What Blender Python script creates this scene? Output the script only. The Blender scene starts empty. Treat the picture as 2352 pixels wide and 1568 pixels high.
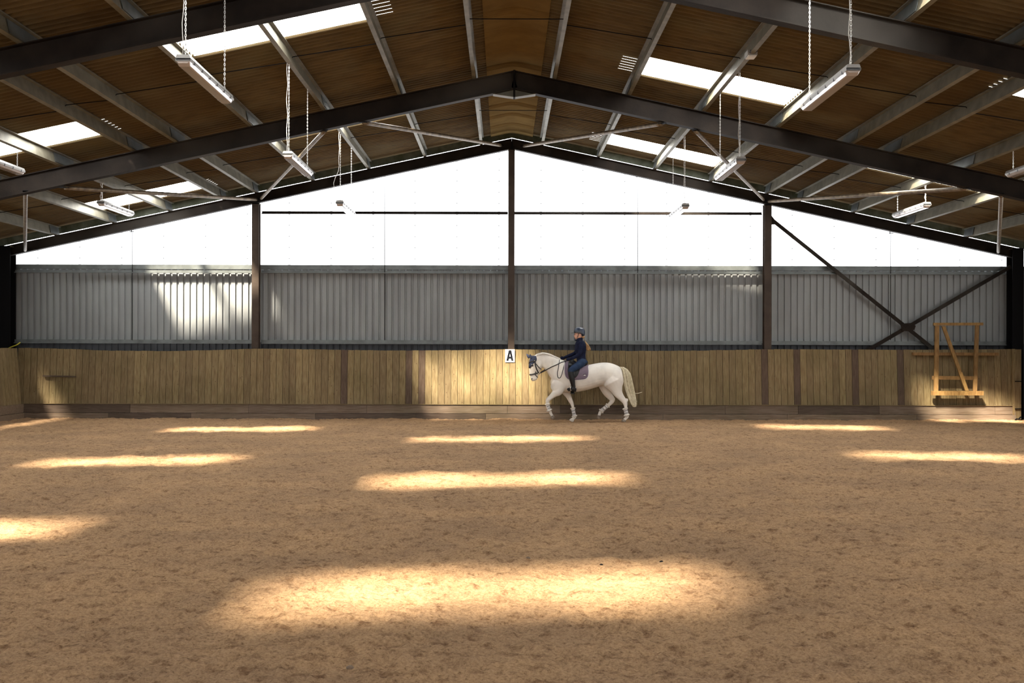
import bpy, math, random
import numpy as np
from mathutils import Vector, Matrix
from mathutils.bvhtree import BVHTree
random.seed(7)
SC = bpy.context.scene
COL = SC.collection

# ---------------------------------------------------------------- camera
F = 2400.0                      # focal length in pixels of a 2352 px wide frame
XV, YV = 1158.0, 803.0          # vanishing point of the hall's length
CZ = 1.63
cam_d = bpy.data.cameras.new('camera'); cam = bpy.data.objects.new('camera', cam_d); COL.objects.link(cam)
cam_d.sensor_width = 36; cam_d.lens = 36*F/2352
cam_d.shift_x = (1176-XV)/2352; cam_d.shift_y = (YV-784)/2352
cam_d.clip_end = 300
cam.location = (0, 0, CZ)
ROLL = 0.0022
cam.rotation_euler = (math.radians(90), -ROLL, 0)
SC.camera = cam
# ---------------------------------------------------------------- world, sun, exposure
W = bpy.data.worlds.new('world'); SC.world = W; W.use_nodes = True
bg = W.node_tree.nodes['Background']
bg.inputs[0].default_value = (0.93, 0.97, 1.0, 1); bg.inputs[1].default_value = 3.0
sun_d = bpy.data.lights.new('sun', 'SUN'); sun = bpy.data.objects.new('sun', sun_d); COL.objects.link(sun)
sun_d.energy = 100; sun_d.angle = math.radians(6.0); sun_d.color = (1.0, 0.88, 0.68)
sun.location = (-10, -15, 30)
sun.rotation_euler = Vector((0.53, 0.75, -1)).to_track_quat('-Z', 'Y').to_euler()
VS = SC.view_settings
VS.view_transform = 'Standard'; VS.look = 'None'; VS.gamma = 1; VS.use_curve_mapping = False
VS.exposure = 0.0
SKY_E, GAB_E, SIDE_FILL_E = 22.0, 4.0, 4.0     # glow of the daylit sheets; the last is for the added side fill strips

# ---------------------------------------------------------------- helpers
def P(x, y, d):
    """photo pixel -> point on the plane Y = d"""
    y2 = y-(x-XV)*ROLL; x2 = x+(y-YV)*ROLL
    return Vector(((x2-XV)*d/F, d, CZ+(YV-y2)*d/F))
def tag(o, label=None, cat=None, group=None, kind=None):
    if label: o['label'] = label
    if cat: o['category'] = cat
    if group: o['group'] = group
    if kind: o['kind'] = kind
    return o
def thing(name, loc, label, cat, group=None, kind=None):
    o = bpy.data.objects.new(name, None); COL.objects.link(o); o.location = loc; o.empty_display_size = .2
    return tag(o, label, cat, group, kind)
class MB:
    def __init__(s): s.v = []; s.f = []; s.t = []; s.m = []; s.tone = 0.5; s.mi = 0; s.smooth = False; s.sm = []
    def add(s, vs, fs):
        n = len(s.v); s.v += [tuple(v) for v in vs]; s.f += [tuple(i+n for i in f) for f in fs]
        s.t += [s.tone]*len(vs); s.m += [s.mi]*len(fs); s.sm += [s.smooth]*len(fs); return s
    def box(s, c, d, M=None):
        x, y, z = d[0]/2, d[1]/2, d[2]/2
        vs = [Vector((a*x, b*y, e*z)) for e in (-1, 1) for b in (-1, 1) for a in (-1, 1)]
        if M is not None: vs = [M @ v for v in vs]
        c = Vector(c)
        return s.add([v+c for v in vs], [(0,2,3,1),(4,5,7,6),(0,1,5,4),(2,6,7,3),(0,4,6,2),(1,3,7,5)])
    def hexa(s, p): return s.add(p, [(0,2,3,1),(4,5,7,6),(0,1,5,4),(2,6,7,3),(0,4,6,2),(1,3,7,5)])
    def extrude(s, prof, p, q, ux, uy, closed=True):
        """2-D profile swept from p to q"""
        p = Vector(p); q = Vector(q); n = len(prof)
        vs = [p+ux*a+uy*b for a, b in prof]+[q+ux*a+uy*b for a, b in prof]
        fs = [(i, (i+1) % n, (i+1) % n+n, i+n) for i in range(n)]
        fs += [tuple(range(n))[::-1], tuple(range(n, 2*n))]
        return s.add(vs, fs)
    def beam(s, p, q, w, h, up=Vector((0, 0, 1))):
        p = Vector(p); q = Vector(q); t = (q-p).normalized(); sd = t.cross(up).normalized(); u = sd.cross(t)
        return s.extrude([(-w/2,-h/2),(w/2,-h/2),(w/2,h/2),(-w/2,h/2)], p, q, sd, u)
    def ibeam(s, p, q, w, h, up=Vector((0, 0, 1)), tf=.014, tw=.01):
        p = Vector(p); q = Vector(q); t = (q-p).normalized(); sd = t.cross(up).normalized(); u = sd.cross(t)
        a, b = w/2, h/2
        pr = [(-a,-b),(a,-b),(a,-b+tf),(tw/2,-b+tf),(tw/2,b-tf),(a,b-tf),(a,b),(-a,b),(-a,b-tf),(-tw/2,b-tf),(-tw/2,-b+tf),(-a,-b+tf)]
        n = 12; vs = [p+sd*x+u*y for x, y in pr]+[q+sd*x+u*y for x, y in pr]
        fs = [(i, (i+1) % n, (i+1) % n+n, i+n) for i in range(n)]
        for o in (0, n):
            fs += [(0+o,1+o,2+o,3+o,10+o,11+o),(3+o,4+o,9+o,10+o),(4+o,5+o,6+o,7+o,8+o,9+o)]
        return s.add(vs, fs)
    def ring(s, c, a, b, n=16, e=2.0):
        out = []
        for i in range(n):
            t = 2*math.pi*i/n; ct, st = math.cos(t), math.sin(t)
            out.append(c+a*(math.copysign(abs(ct)**(2/e), ct))+b*(math.copysign(abs(st)**(2/e), st)))
        return out
    def loft(s, rings, cap=True):
        n = len(rings[0]); vs = [v for r in rings for v in r]; fs = []
        for k in range(len(rings)-1):
            for i in range(n): fs.append((k*n+i, k*n+(i+1) % n, (k+1)*n+(i+1) % n, (k+1)*n+i))
        if cap: fs += [tuple(range(n))[::-1], tuple(range((len(rings)-1)*n, len(rings)*n))]
        return s.add(vs, fs)
    def tube(s, pts, r, n=8, round_ends=False, flat=1.0, up=None):
        pts = [Vector(p) for p in pts]
        if not hasattr(r, '__len__'): r = [r]*len(pts)
        if round_ends:
            t0 = (pts[0]-pts[1]).normalized(); t1 = (pts[-1]-pts[-2]).normalized()
            r = list(r)
            pts = [pts[0]+t0*r[0]*.95, pts[0]+t0*r[0]*.7]+pts+[pts[-1]+t1*r[-1]*.7, pts[-1]+t1*r[-1]*.95]
            r = [r[0]*.3, r[0]*.72]+r+[r[-1]*.72, r[-1]*.3]
        prev = up; rings = []
        for i, p in enumerate(pts):
            t = (pts[min(i+1, len(pts)-1)]-pts[max(i-1, 0)]).normalized()
            if prev is None: prev = Vector((0, 1, 0)) if abs(t.y) < .9 else Vector((1, 0, 0))
            a = (prev-t*prev.dot(t)).normalized(); b = t.cross(a); prev = a
            rings.append(s.ring(p, a*r[i]*flat, b*r[i], n))
        return s.loft(rings)
    def ball(s, c, r, n=12, m=8):
        c = Vector(c); r = Vector(r) if hasattr(r, '__len__') else Vector((r, r, r)); rings = []
        for k in range(m+1):
            ph = math.pi*(k+.04)/(m+.08); rr = math.sin(ph)
            rings.append([c+Vector((r.x*rr*math.cos(2*math.pi*i/n), r.y*rr*math.sin(2*math.pi*i/n), r.z*math.cos(ph))) for i in range(n)])
        return s.loft(rings)
    def build(s, name, mats, parent=None, smooth=None):
        me = bpy.data.meshes.new(name); me.from_pydata(s.v, [], s.f)
        if not isinstance(mats, (list, tuple)): mats = [mats]
        for m in mats: me.materials.append(m)
        me.polygons.foreach_set('material_index', s.m)
        me.polygons.foreach_set('use_smooth', s.sm if smooth is None else [smooth]*len(s.f))
        at = me.attributes.new('tone', 'FLOAT', 'POINT'); at.data.foreach_set('value', s.t)
        me.update()
        o = bpy.data.objects.new(name, me); COL.objects.link(o)
        if parent is not None: adopt(o, parent)
        return o
def adopt(o, parent):
    o.parent = parent
    if parent.type == 'EMPTY': o.matrix_parent_inverse = Matrix.Translation(-parent.location)   # all meshes are written in hall coordinates
def spline(pts, n=6):
    """Catmull-Rom through tuples of any length"""
    pts = [np.array(p, float) for p in pts]; out = []
    for i in range(len(pts)-1):
        p0 = pts[max(i-1, 0)]; p1 = pts[i]; p2 = pts[i+1]; p3 = pts[min(i+2, len(pts)-1)]
        for k in range(n):
            t = k/n; out.append(.5*((2*p1)+(-p0+p2)*t+(2*p0-5*p1+4*p2-p3)*t*t+(-p0+3*p1-3*p2+p3)*t**3))
    out.append(pts[-1]); return out
def remesh(obj, vox, smooth_it=6, name=None, fac=.5):
    m = obj.modifiers.new('r', 'REMESH'); m.mode = 'VOXEL'; m.voxel_size = vox; m.use_smooth_shade = True
    if smooth_it:
        k = obj.modifiers.new('s', 'SMOOTH'); k.factor = fac; k.iterations = smooth_it
    dg = bpy.context.evaluated_depsgraph_get(); dg.update()
    me = bpy.data.meshes.new_from_object(obj.evaluated_get(dg)); me.name = obj.name
    for mt in obj.data.materials:
        if mt.name not in [x.name for x in me.materials if x]: me.materials.append(mt)
    obj.modifiers.clear(); old = obj.data; obj.data = me; bpy.data.meshes.remove(old)
    for p in me.polygons: p.use_smooth = True
    return obj

# ---------------------------------------------------------------- materials
def mat(name, col, rough=.7, metal=0.0, var=None, bump=0.0, bscale=40, tone=None, spec=.5, scale=(1, 1, 1), coat=0, vscale=6, var2=None, v2scale=2):
    m = bpy.data.materials.new(name); m.use_nodes = True; nt = m.node_tree; N = nt.nodes; L = nt.links
    b = N['Principled BSDF']; b.inputs['Roughness'].default_value = rough; b.inputs['Metallic'].default_value = metal
    b.inputs['Specular IOR Level'].default_value = spec; b.inputs['Coat Weight'].default_value = coat
    tc = N.new('ShaderNodeTexCoord'); mp = N.new('ShaderNodeMapping'); mp.inputs['Scale'].default_value = scale
    L.new(tc.outputs['Object'], mp.inputs[0])
    c = N.new('ShaderNodeRGB'); c.outputs[0].default_value = (*col, 1); out = c.outputs[0]
    def mixc(a, bcol, fac_socket=None, lo=.35, hi=.65):
        r = N.new('ShaderNodeMapRange'); r.inputs[1].default_value = lo; r.inputs[2].default_value = hi
        L.new(fac_socket, r.inputs[0]); x = N.new('ShaderNodeMix'); x.data_type = 'RGBA'
        L.new(r.outputs[0], x.inputs[0]); L.new(a, x.inputs[6]); x.inputs[7].default_value = (*bcol, 1); return x.outputs[2]
    if tone is not None:
        a = N.new('ShaderNodeAttribute'); a.attribute_name = 'tone'; out = mixc(out, tone, a.outputs['Fac'], 0, 1)
    if var is not None:
        n = N.new('ShaderNodeTexNoise'); n.inputs['Scale'].default_value = vscale; n.inputs['Detail'].default_value = 6; L.new(mp.outputs[0], n.inputs[0])
        out = mixc(out, var, n.outputs[0])
    if var2 is not None:
        n = N.new('ShaderNodeTexNoise'); n.inputs['Scale'].default_value = v2scale; n.inputs['Detail'].default_value = 3; L.new(tc.outputs['Object'], n.inputs[0])
        out = mixc(out, var2, n.outputs[0], .5, .72)
    L.new(out, b.inputs['Base Color'])
    if bump:
        n = N.new('ShaderNodeTexNoise'); n.inputs['Scale'].default_value = bscale; n.inputs['Detail'].default_value = 5; L.new(mp.outputs[0], n.inputs[0])
        bp = N.new('ShaderNodeBump'); bp.inputs['Strength'].default_value = bump; bp.inputs['Distance'].default_value = .01
        L.new(n.outputs[0], bp.inputs['Height']); L.new(bp.outputs[0], b.inputs['Normal'])
    return m
def wood(name, ca, cb, dark, grain=(1, 1, 1), knots=True, rough=.75):
    """ca/cb mixed per board, a third value of tone (>1.5) takes the dark stained board colour"""
    m = bpy.data.materials.new(name); m.use_nodes = True; nt = m.node_tree; N = nt.nodes; L = nt.links
    b = N['Principled BSDF']; b.inputs['Roughness'].default_value = rough; b.inputs['Specular IOR Level'].default_value = .25
    a = N.new('ShaderNodeAttribute'); a.attribute_name = 'tone'
    tc = N.new('ShaderNodeTexCoord'); mp = N.new('ShaderNodeMapping'); mp.inputs['Scale'].default_value = grain
    L.new(tc.outputs['Object'], mp.inputs[0])
    def mx(fac, A, B, ty='MIX'):
        x = N.new('ShaderNodeMix'); x.data_type = 'RGBA'; x.blend_type = ty
        if isinstance(fac, (int, float)): x.inputs[0].default_value = fac
        else: L.new(fac, x.inputs[0])
        for i, q in ((6, A), (7, B)):
            if isinstance(q, tuple): x.inputs[i].default_value = (*q, 1)
            else: L.new(q, x.inputs[i])
        return x.outputs[2]
    def rng(s, lo, hi, a0=0, a1=1):
        r = N.new('ShaderNodeMapRange'); r.inputs[1].default_value = lo; r.inputs[2].default_value = hi; r.inputs[3].default_value = a0; r.inputs[4].default_value = a1; L.new(s, r.inputs[0]); return r.outputs[0]
    base = mx(rng(a.outputs['Fac'], 0, 1), ca, cb)
    base = mx(rng(a.outputs['Fac'], 1.4, 1.6), base, dark)
    n = N.new('ShaderNodeTexNoise'); n.inputs['Scale'].default_value = 9; n.inputs['Detail'].default_value = 8; L.new(mp.outputs[0], n.inputs[0])
    base = mx(rng(n.outputs[0], .35, .7), base, mx(1.0, base, (.62, .55, .48), 'MULTIPLY'))
    n2 = N.new('ShaderNodeTexNoise'); n2.inputs['Scale'].default_value = 1.3; n2.inputs['Detail'].default_value = 3; L.new(tc.outputs['Object'], n2.inputs[0])
    base = mx(rng(n2.outputs[0], .45, .75), base, mx(1.0, base, (.75, .78, .7), 'MULTIPLY'))
    if knots:
        v = N.new('ShaderNodeTexVoronoi'); v.inputs['Scale'].default_value = 7.5; L.new(tc.outputs['Object'], v.inputs['Vector'])
        mp2 = N.new('ShaderNodeMapping'); mp2.inputs['Scale'].default_value = (1.3, 1.3, .8); L.new(tc.outputs['Object'], mp2.inputs[0]); L.new(mp2.outputs[0], v.inputs['Vector'])
        base = mx(rng(v.outputs['Distance'], 0.06, .12, .8, 0), base, (.07, .035, .018))
    L.new(base, b.inputs['Base Color'])
    bp = N.new('ShaderNodeBump'); bp.inputs['Strength'].default_value = .35; bp.inputs['Distance'].default_value = .004
    L.new(n.outputs[0], bp.inputs['Height']); L.new(bp.outputs[0], b.inputs['Normal'])
    return m
def panel(name, col, e, clear):
    """daylit translucent sheet: glows with the sky behind it and lets part of the sun straight through"""
    m = bpy.data.materials.new(name); m.use_nodes = True; nt = m.node_tree; N = nt.nodes; L = nt.links
    N.remove(N['Principled BSDF']); out = N['Material Output']
    em = N.new('ShaderNodeEmission'); em.inputs[0].default_value = (*col, 1); em.inputs[1].default_value = e
    tr = N.new('ShaderNodeBsdfTransparent'); mx = N.new('ShaderNodeMixShader'); mx.inputs[0].default_value = clear
    a = N.new('ShaderNodeAttribute'); a.attribute_name = 'tone'   # doubled sheet at a lap lets less through
    mu = N.new('ShaderNodeMath'); mu.operation = 'MULTIPLY'; mu.inputs[1].default_value = e*2; L.new(a.outputs['Fac'], mu.inputs[0]); L.new(mu.outputs[0], em.inputs[1])
    L.new(em.outputs[0], mx.inputs[1]); L.new(tr.outputs[0], mx.inputs[2]); L.new(mx.outputs[0], out.inputs[0])
    return m
M = {}
M['steel'] = mat('brown_red_oxide_steel', (.008, .0055, .0042), .65, 0, spec=.12, var=(.017, .012, .009), bump=.25, bscale=25, vscale=3, var2=(.055, .050, .044), v2scale=.4)
M['column'] = mat('painted_column_steel', (.034, .024, .019), .6, 0, spec=.2, var=(.055, .040, .031), bump=.2, bscale=30, vscale=4)
M['galv'] = mat('galvanised_steel', (.18, .168, .125), .55, .3, var=(.12, .11, .08), bump=.1, bscale=30, vscale=5)
M['rail'] = mat('galvanised_rail', (.14, .155, .158), .45, .5, var=(.09, .10, .10), vscale=4)
M['tubes'] = mat('aged_steel_tube', (.22, .17, .11), .5, .4, var=(.10, .07, .045), bump=.3, bscale=60, vscale=9)
M['fibre'] = mat('stained_fibre_cement', (.135, .097, .046), .9, 0, var=(.083, .058, .028), bump=.3, bscale=60, tone=(.09, .063, .031), vscale=2.5, scale=(1, 4, 1), var2=(.12, .098, .055), v2scale=.9, spec=.2)
M['ridge'] = mat('amber_ridge_cap', (.165, .112, .045), .85, 0, var=(.125, .083, .035), bump=.2, vscale=3, tone=(.10, .066, .03), spec=.0)
M['clad'] = mat('grey_sheet_cladding', (.215, .23, .24), .5, .1, var=(.18, .19, .20), vscale=2, scale=(1, 1, .4), spec=.4)
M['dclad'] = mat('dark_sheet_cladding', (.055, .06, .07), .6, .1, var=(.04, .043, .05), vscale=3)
M['gclad'] = mat('algae_green_sheet', (.14, .155, .12), .6, .1, var=(.07, .085, .05), vscale=5)
M['black'] = mat('black_steel', (.005, .005, .006), .7, 0, spec=.08)
M['sky'] = panel('daylit_rooflight_sheet', (1.0, .98, .93), SKY_E, .35)
M['gable'] = panel('daylit_gable_sheet', (.97, .98, 1.0), GAB_E, .12)
M['side'] = panel('side_fill_sheet', (1.0, .97, .9), SIDE_FILL_E, .12)  # for the unseen side strips added as fill light
M['plank'] = wood('larch_kickboard', (.22, .168, .088), (.165, .122, .066), (.095, .065, .047), grain=(6, 6, .35))
M['base'] = wood('weathered_base_board', (.14, .105, .08), (.19, .14, .10), (.09, .065, .05), grain=(.35, 6, 6), knots=False)
M['newwood'] = wood('sawn_timber', (.27, .16, .055), (.22, .125, .05), (.12, .075, .045), grain=(3, 3, .6))
# ================================================================ the hall
XR = 0.17                       # ridge line
S = 0.2145; CS = 1/math.sqrt(1+S*S)
ZR = CZ+4.98                    # top of the rafters at the ridge
ZS = ZR+.205                    # underside of the roof sheets at the ridge
YG = 24.7                       # gable frame
YB = -11.0                      # far end behind the camera
XL, XRT = -12.12, 12.47         # side walls
def zroof(x, z0=ZS): return z0-S*abs(x-XR)
ORD = ['nearest', 'second from', 'third from', 'fourth from', 'fifth from', 'sixth from', 'seventh from', 'eighth from', 'ninth from']

# ---- riding surface
def vnoise(x, y, seed):
    xi = np.floor(x).astype(np.int64); yi = np.floor(y).astype(np.int64); xf = x-xi; yf = y-yi
    def h(a, b):
        n = (a*374761393+b*668265263+seed*974634777) & 0xffffffff
        n = ((n ^ (n >> 13))*1274126177) & 0xffffffff
        return ((n ^ (n >> 16)) & 0xffff)/65535.0
    u = xf*xf*(3-2*xf); v = yf*yf*(3-2*yf)
    return (h(xi, yi)*(1-u)+h(xi+1, yi)*u)*(1-v)+(h(xi, yi+1)*(1-u)+h(xi+1, yi+1)*u)*v
def ground_h(X, Y):
    z = .030*(vnoise(X*1.1, Y*1.3, 1)-.5)+.032*(vnoise(X*3.1+.3*Y, Y*3.7, 2)-.5)
    wx = X+.06*vnoise(X*6, Y*6, 8); wy = Y+.06*vnoise(X*6, Y*6, 9)
    r = 1-np.abs(2*vnoise(wx*7, wy*8, 3)-1); z += .024*(r-.5)
    r = 1-np.abs(2*vnoise(wx*15, wy*17, 4)-1); m = vnoise(X*2.2, Y*2.4, 11); z += .013*(r-.5)*(.4+1.2*m)
    z += .013*(vnoise(X*33, Y*35, 5)-.5)*(.5+vnoise(X*5, Y*5, 15))+.009*(vnoise(X*64, Y*66, 6)-.5)
    pit = np.clip(vnoise(X*2.6+9, Y*3.0, 12)-.72, 0, 1)*3.5; z -= .035*pit*vnoise(X*12, Y*12, 13)
    # bank of surface thrown up against the boards
    z += np.clip((Y-24.0)/.4, 0, 1)**2*.015
    return z
def make_ground():
    rows = []; y = 3.6
    while y < 24.75: rows.append(y); y += max(.010, .0042*y*y/9*.55)
    rows = np.array(rows+[24.75]); n = 900
    hw = np.maximum(1.6, rows*.56+.6); s = np.linspace(-1, 1, n)
    X = np.clip(hw[:, None]*s[None, :], XL, XRT); Y = np.repeat(rows[:, None], n, 1)
    Z = ground_h(X, Y)
    co = np.stack([X, Y, Z], -1).reshape(-1, 3); nv = len(co)
    R = len(rows); i = (np.arange(R-1)[:, None]*n+np.arange(n-1)[None, :]).reshape(-1)
    q = np.stack([i, i+1, i+n+1, i+n], -1)
    # the rest of the floor, around and behind the camera, level with coarse facets
    return co, q, nv
co, q, nv = make_ground()
extra = np.array([(XL-.3, YB-.3, -.045), (XRT+.3, YB-.3, -.045), (XRT+.3, 25.2, -.045), (XL-.3, 25.2, -.045)])
me = bpy.data.meshes.new('floor'); co = np.concatenate([co, extra]); q = np.concatenate([q, [[nv, nv+1, nv+2, nv+3]]])
me.vertices.add(len(co)); me.vertices.foreach_set('co', co.reshape(-1))
me.loops.add(q.size); me.loops.foreach_set('vertex_index', q.reshape(-1).astype(np.int32))
me.polygons.add(len(q)); me.polygons.foreach_set('loop_start', np.arange(0, q.size, 4, dtype=np.int32)); me.polygons.foreach_set('loop_total', np.full(len(q), 4, np.int32))
me.polygons.foreach_set('use_smooth', np.ones(len(q), bool)); me.update(calc_edges=True)
m = bpy.data.materials.new('sand_and_fibre_surface'); m.use_nodes = True; N = m.node_tree.nodes; L = m.node_tree.links
b = N['Principled BSDF']; b.inputs['Roughness'].default_value = .95; b.inputs['Specular IOR Level'].default_value = .1
tc = N.new('ShaderNodeTexCoord')
def nz(scale, det, rough=.6):
    n = N.new('ShaderNodeTexNoise'); n.inputs['Scale'].default_value = scale; n.inputs['Detail'].default_value = det; n.inputs['Roughness'].default_value = rough
    L.new(tc.outputs['Object'], n.inputs[0]); return n.outputs[0]
r1 = N.new('ShaderNodeValToRGB'); e = r1.color_ramp.elements
e[0].position = .34; e[0].color = (.14, .082, .040, 1); e[1].position = .60; e[1].color = (.50, .335, .198, 1)
k = r1.color_ramp.elements.new(.44); k.color = (.355, .228, .130, 1)
L.new(nz(48, 10, .78), r1.inputs[0])
r2 = N.new('ShaderNodeValToRGB'); e = r2.color_ramp.elements; e[0].position = .35; e[0].color = (.82, .80, .80, 1); e[1].position = .7; e[1].color = (1.1, 1.06, 1.0, 1)
L.new(nz(.9, 3), r2.inputs[0])
r3 = N.new('ShaderNodeValToRGB'); e = r3.color_ramp.elements; e[0].position = .36; e[0].color = (.55, .50, .47, 1); e[1].position = .50; e[1].color = (1, 1, 1, 1)
L.new(nz(9, 8, .72), r3.inputs[0]); m3 = N.new('ShaderNodeMix'); m3.data_type = 'RGBA'; m3.blend_type = 'MULTIPLY'; m3.inputs[0].default_value = 1
L.new(r1.outputs[0], m3.inputs[6]); L.new(r3.outputs[0], m3.inputs[7])
mx = N.new('ShaderNodeMix'); mx.data_type = 'RGBA'; mx.blend_type = 'MULTIPLY'; mx.inputs[0].default_value = 1
L.new(m3.outputs[2], mx.inputs[6]); L.new(r2.outputs[0], mx.inputs[7]); L.new(mx.outputs[2], b.inputs['Base Color'])
bp = N.new('ShaderNodeBump'); bp.inputs['Strength'].default_value = 1.0; bp.inputs['Distance'].default_value = .016
L.new(nz(85, 8, .8), bp.inputs['Height']); L.new(bp.outputs[0], b.inputs['Normal'])
me.materials.append(m); floor = bpy.data.objects.new('floor', me); COL.objects.link(floor)
tag(floor, 'brown sand and fibre riding surface with churned clods', 'floor', kind='structure')

# ---- roof sheets with rooflights
PURL = [.73, 2.06, 3.39, 4.71, 6.04, 6.80, 8.08, 9.40, 10.76]
PITCH = .146; AMP = .026
RL = []      # rooflights: (side, r0, r1, y0)
for kf in range(6):
    o = -6*kf
    RL += [(-1, 2.12, 4.60, 20.0+o), (-1, 7.05, 9.42, 22.9+o), (1, 2.12, 4.60, 22.95+o), (1, 7.05, 9.42, 19.95+o)]
RLW = 1.03
def sheet(mb, side, r0, r1, y0, y1, dz=0.0, amp=AMP, seg=10):
    """corrugated sheet between distances r0..r1 from the ridge"""
    n = max(2, int(round((y1-y0)/PITCH*seg))); vs = []
    for i in range(n+1):
        y = y0+(y1-y0)*i/n; w = AMP+amp*math.cos(2*math.pi*y/PITCH)+dz
        for r in (r0, r1): vs.append((XR+side*r, y, ZS-S*r+w))
    mb.add(vs, [(2*i, 2*i+1, 2*i+3, 2*i+2) for i in range(n)])
roof = MB(); roof.smooth = True
rows_r = [(.30, 2.12, .35, 0), (2.06, 4.72, .15, .004), (4.66, 6.12, .65, .0), (6.04, 7.05, .95, .006), (7.05, 9.42, .45, .001), (9.36, 12.55, .35, .005)]
for side in (-1, 1):
    for r0, r1, tn, dz in rows_r:
        cuts = sorted([(l[3]) for l in RL if l[0] == side and abs(l[1]-max(r0, 2.12)) < .1 and r1-r0 > 2.2 and r0 < 9])
        y = YB
        for c in cuts+[None]:
            y1 = (c if c is not None else YG+.42)
            if y1 > y:
                # individual sheets about a metre wide differ a little in stain
                a = y
                while a < y1-1e-6:
                    bb = min(a+1.03, y1); roof.tone = min(1, max(0, tn+random.uniform(-.3, .3))); sheet(roof, side, r0, r1, a, bb, dz); a = bb
            if c is not None: y = c+RLW
ce = roof.build('ceiling', M['fibre'])
tag(ce, 'brown stained corrugated underside of the pitched roof', 'ceiling', kind='structure')
# outer face that keeps daylight from passing through the sheets' edges
for i, (side, r0, r1, y0) in enumerate(RL):
    mb = MB(); mb.smooth = True; sheet(mb, side, r0-.02, r1+.02, y0-.01, y0+RLW+.01, .002)
    mb.smooth = False; mb.tone = .10       # daylight leaking at the crests of the upper lap
    for k in range(6):
        yk = y0+.12+k*PITCH; ra, rb = r0-.36, r0-.09
        mb.add([(XR+side*rr, yk+dy, ZS-S*rr-.004) for rr in (ra, rb) for dy in (0, .016)], [(0, 1, 3, 2)])
    mb.tone = .5
    w = mb.build('window_%d' % (i+1), M['sky'])
    sd = 'left' if side < 0 else 'right'; lv = 'high' if r0 < 3 else 'low'
    where = 'beyond the middle rafter' if y0 > 19 else ('between the two near rafters' if y0 > 12.7 else 'in the roof behind the viewer, bay %s' % 'abcdefgh'[i//4])
    tag(w, 'bright white rooflight %s on the %s slope %s' % (lv, sd, where), 'rooflight', kind='structure')
# ridge capping
rc = MB(); rc.smooth = True
def ridge_z(r, lift): # rounded apex
    a = abs(r); return ZS-S*(a if a > .16 else .08+a*a/.32)-.006+lift
y = YB
nY = int((YG+.42-YB)/.0105)
rs = [-.50, -.4, -.3, -.22, -.16, -.12, -.08, -.04, 0, .04, .08, .12, .16, .22, .3, .4, .50]
vs = []; tn = []
for i in range(nY+1):
    y = YB+(YG+.42-YB)*i/nY; ph = (y-.75) % 1.0
    lift = .016*(.5+.5*math.cos(2*math.pi*ph/.09)) if ph < .27 else (.006*math.sin(math.pi*(ph-.27)/.73))
    for r in rs: vs.append((XR+r, y, ridge_z(r, -lift)))
nr = len(rs)
rc.tone = .15; rc.add(vs, [(i*nr+j, i*nr+j+1, (i+1)*nr+j+1, (i+1)*nr+j) for i in range(nY) for j in range(nr-1)])
o = rc.build('ridge_cap', M['ridge']); tag(o, 'amber brown ribbed ridge cap running along the roof apex', 'ridge cap')

# ---- purlins
def zsec(h, fl, lp, t):   # Z profile (x to the right, y up), top at y=0
    return [(-t/2, 0), (-t/2, -h+0), (-fl, -h), (-fl, -h+lp), (-fl+t, -h+lp), (-fl+t, -h+t), (-t/2+.0, -h+t)]
for side in (-1, 1):
    for i, r in enumerate(PURL):
        mb = MB(); h = .198; fl = .062; t = .005
        ux = Vector((side*CS, 0, -S*CS)); uy = Vector((S*CS*side*1, 0, CS)) if side > 0 else Vector((-S*CS, 0, CS))
        top = Vector((XR+side*r, 0, ZS-S*r))
        lp = .018; prof = [(-fl, -lp), (-fl+t, -lp), (-fl+t, -t), (-t/2, -t), (-t/2, -h), (fl, -h), (fl, -h+lp), (fl-t, -h+lp), (fl-t, -h+t), (t/2, -h+t), (t/2, 0), (-fl, 0)]
        p = top.copy(); p.y = YB; q2 = top.copy(); q2.y = YG+.10; mb.extrude(prof, p, q2, ux, uy)
        root = thing('roof_purlin', (top.x, YG, top.z-.2), 'galvanised steel roof purlin, %s the ridge on the %s slope' % (ORD[i], 'left' if side < 0 else 'right'), 'purlin', 'galvanised purlins under the roof sheets')
        mb.build('channel', M['galv'], root)
        for yf in (YG, YG-6, YG-12):      # sleeve and cleat where it crosses each rafter
            sl = MB(); a_, c_ = top.copy(), top.copy(); a_.y = yf-.42; c_.y = yf+(.06 if yf == YG else .42)
            k_ = -.009; sl.extrude([(k_, -h+.012), (k_-.006, -h+.012), (k_-.006, -.012), (k_, -.012)], a_, c_, ux, uy)
            sl.build('sleeve', M['rail'], root)
# sag rods in line between purlins, mid bay
for yy, wh in ((21.7, 'beyond the middle rafter'), (15.7, 'between the two near rafters')):
    for side in (-1, 1):
        mb = MB(); pts = []
        for i in range(len(PURL)):
            x = XR+side*PURL[i]
            if i: pts.append(Vector((x-side*.03, yy+.02, zroof(x)-.06)))
            if i+1 < len(PURL): pts.append(Vector((x+side*.03, yy, zroof(x)-.15)))
        mb.tube(pts, .007, 6)
        o = mb.build('sag_rod', M['black']); tag(o, 'thin black rod line tying the %s slope purlins %s' % ('left' if side < 0 else 'right', wh), 'tie rod', 'tie rods between purlins')
    mb = MB(); mb.tube([Vector((XR-.73, yy, zroof(.9)-.06)), Vector((XR+.73, yy, zroof(.9)-.06))], .007, 6)
    o = mb.build('sag_rod', M['black']); tag(o, 'short level black rod across the ridge %s' % wh, 'tie rod', 'tie rods between purlins')

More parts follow.
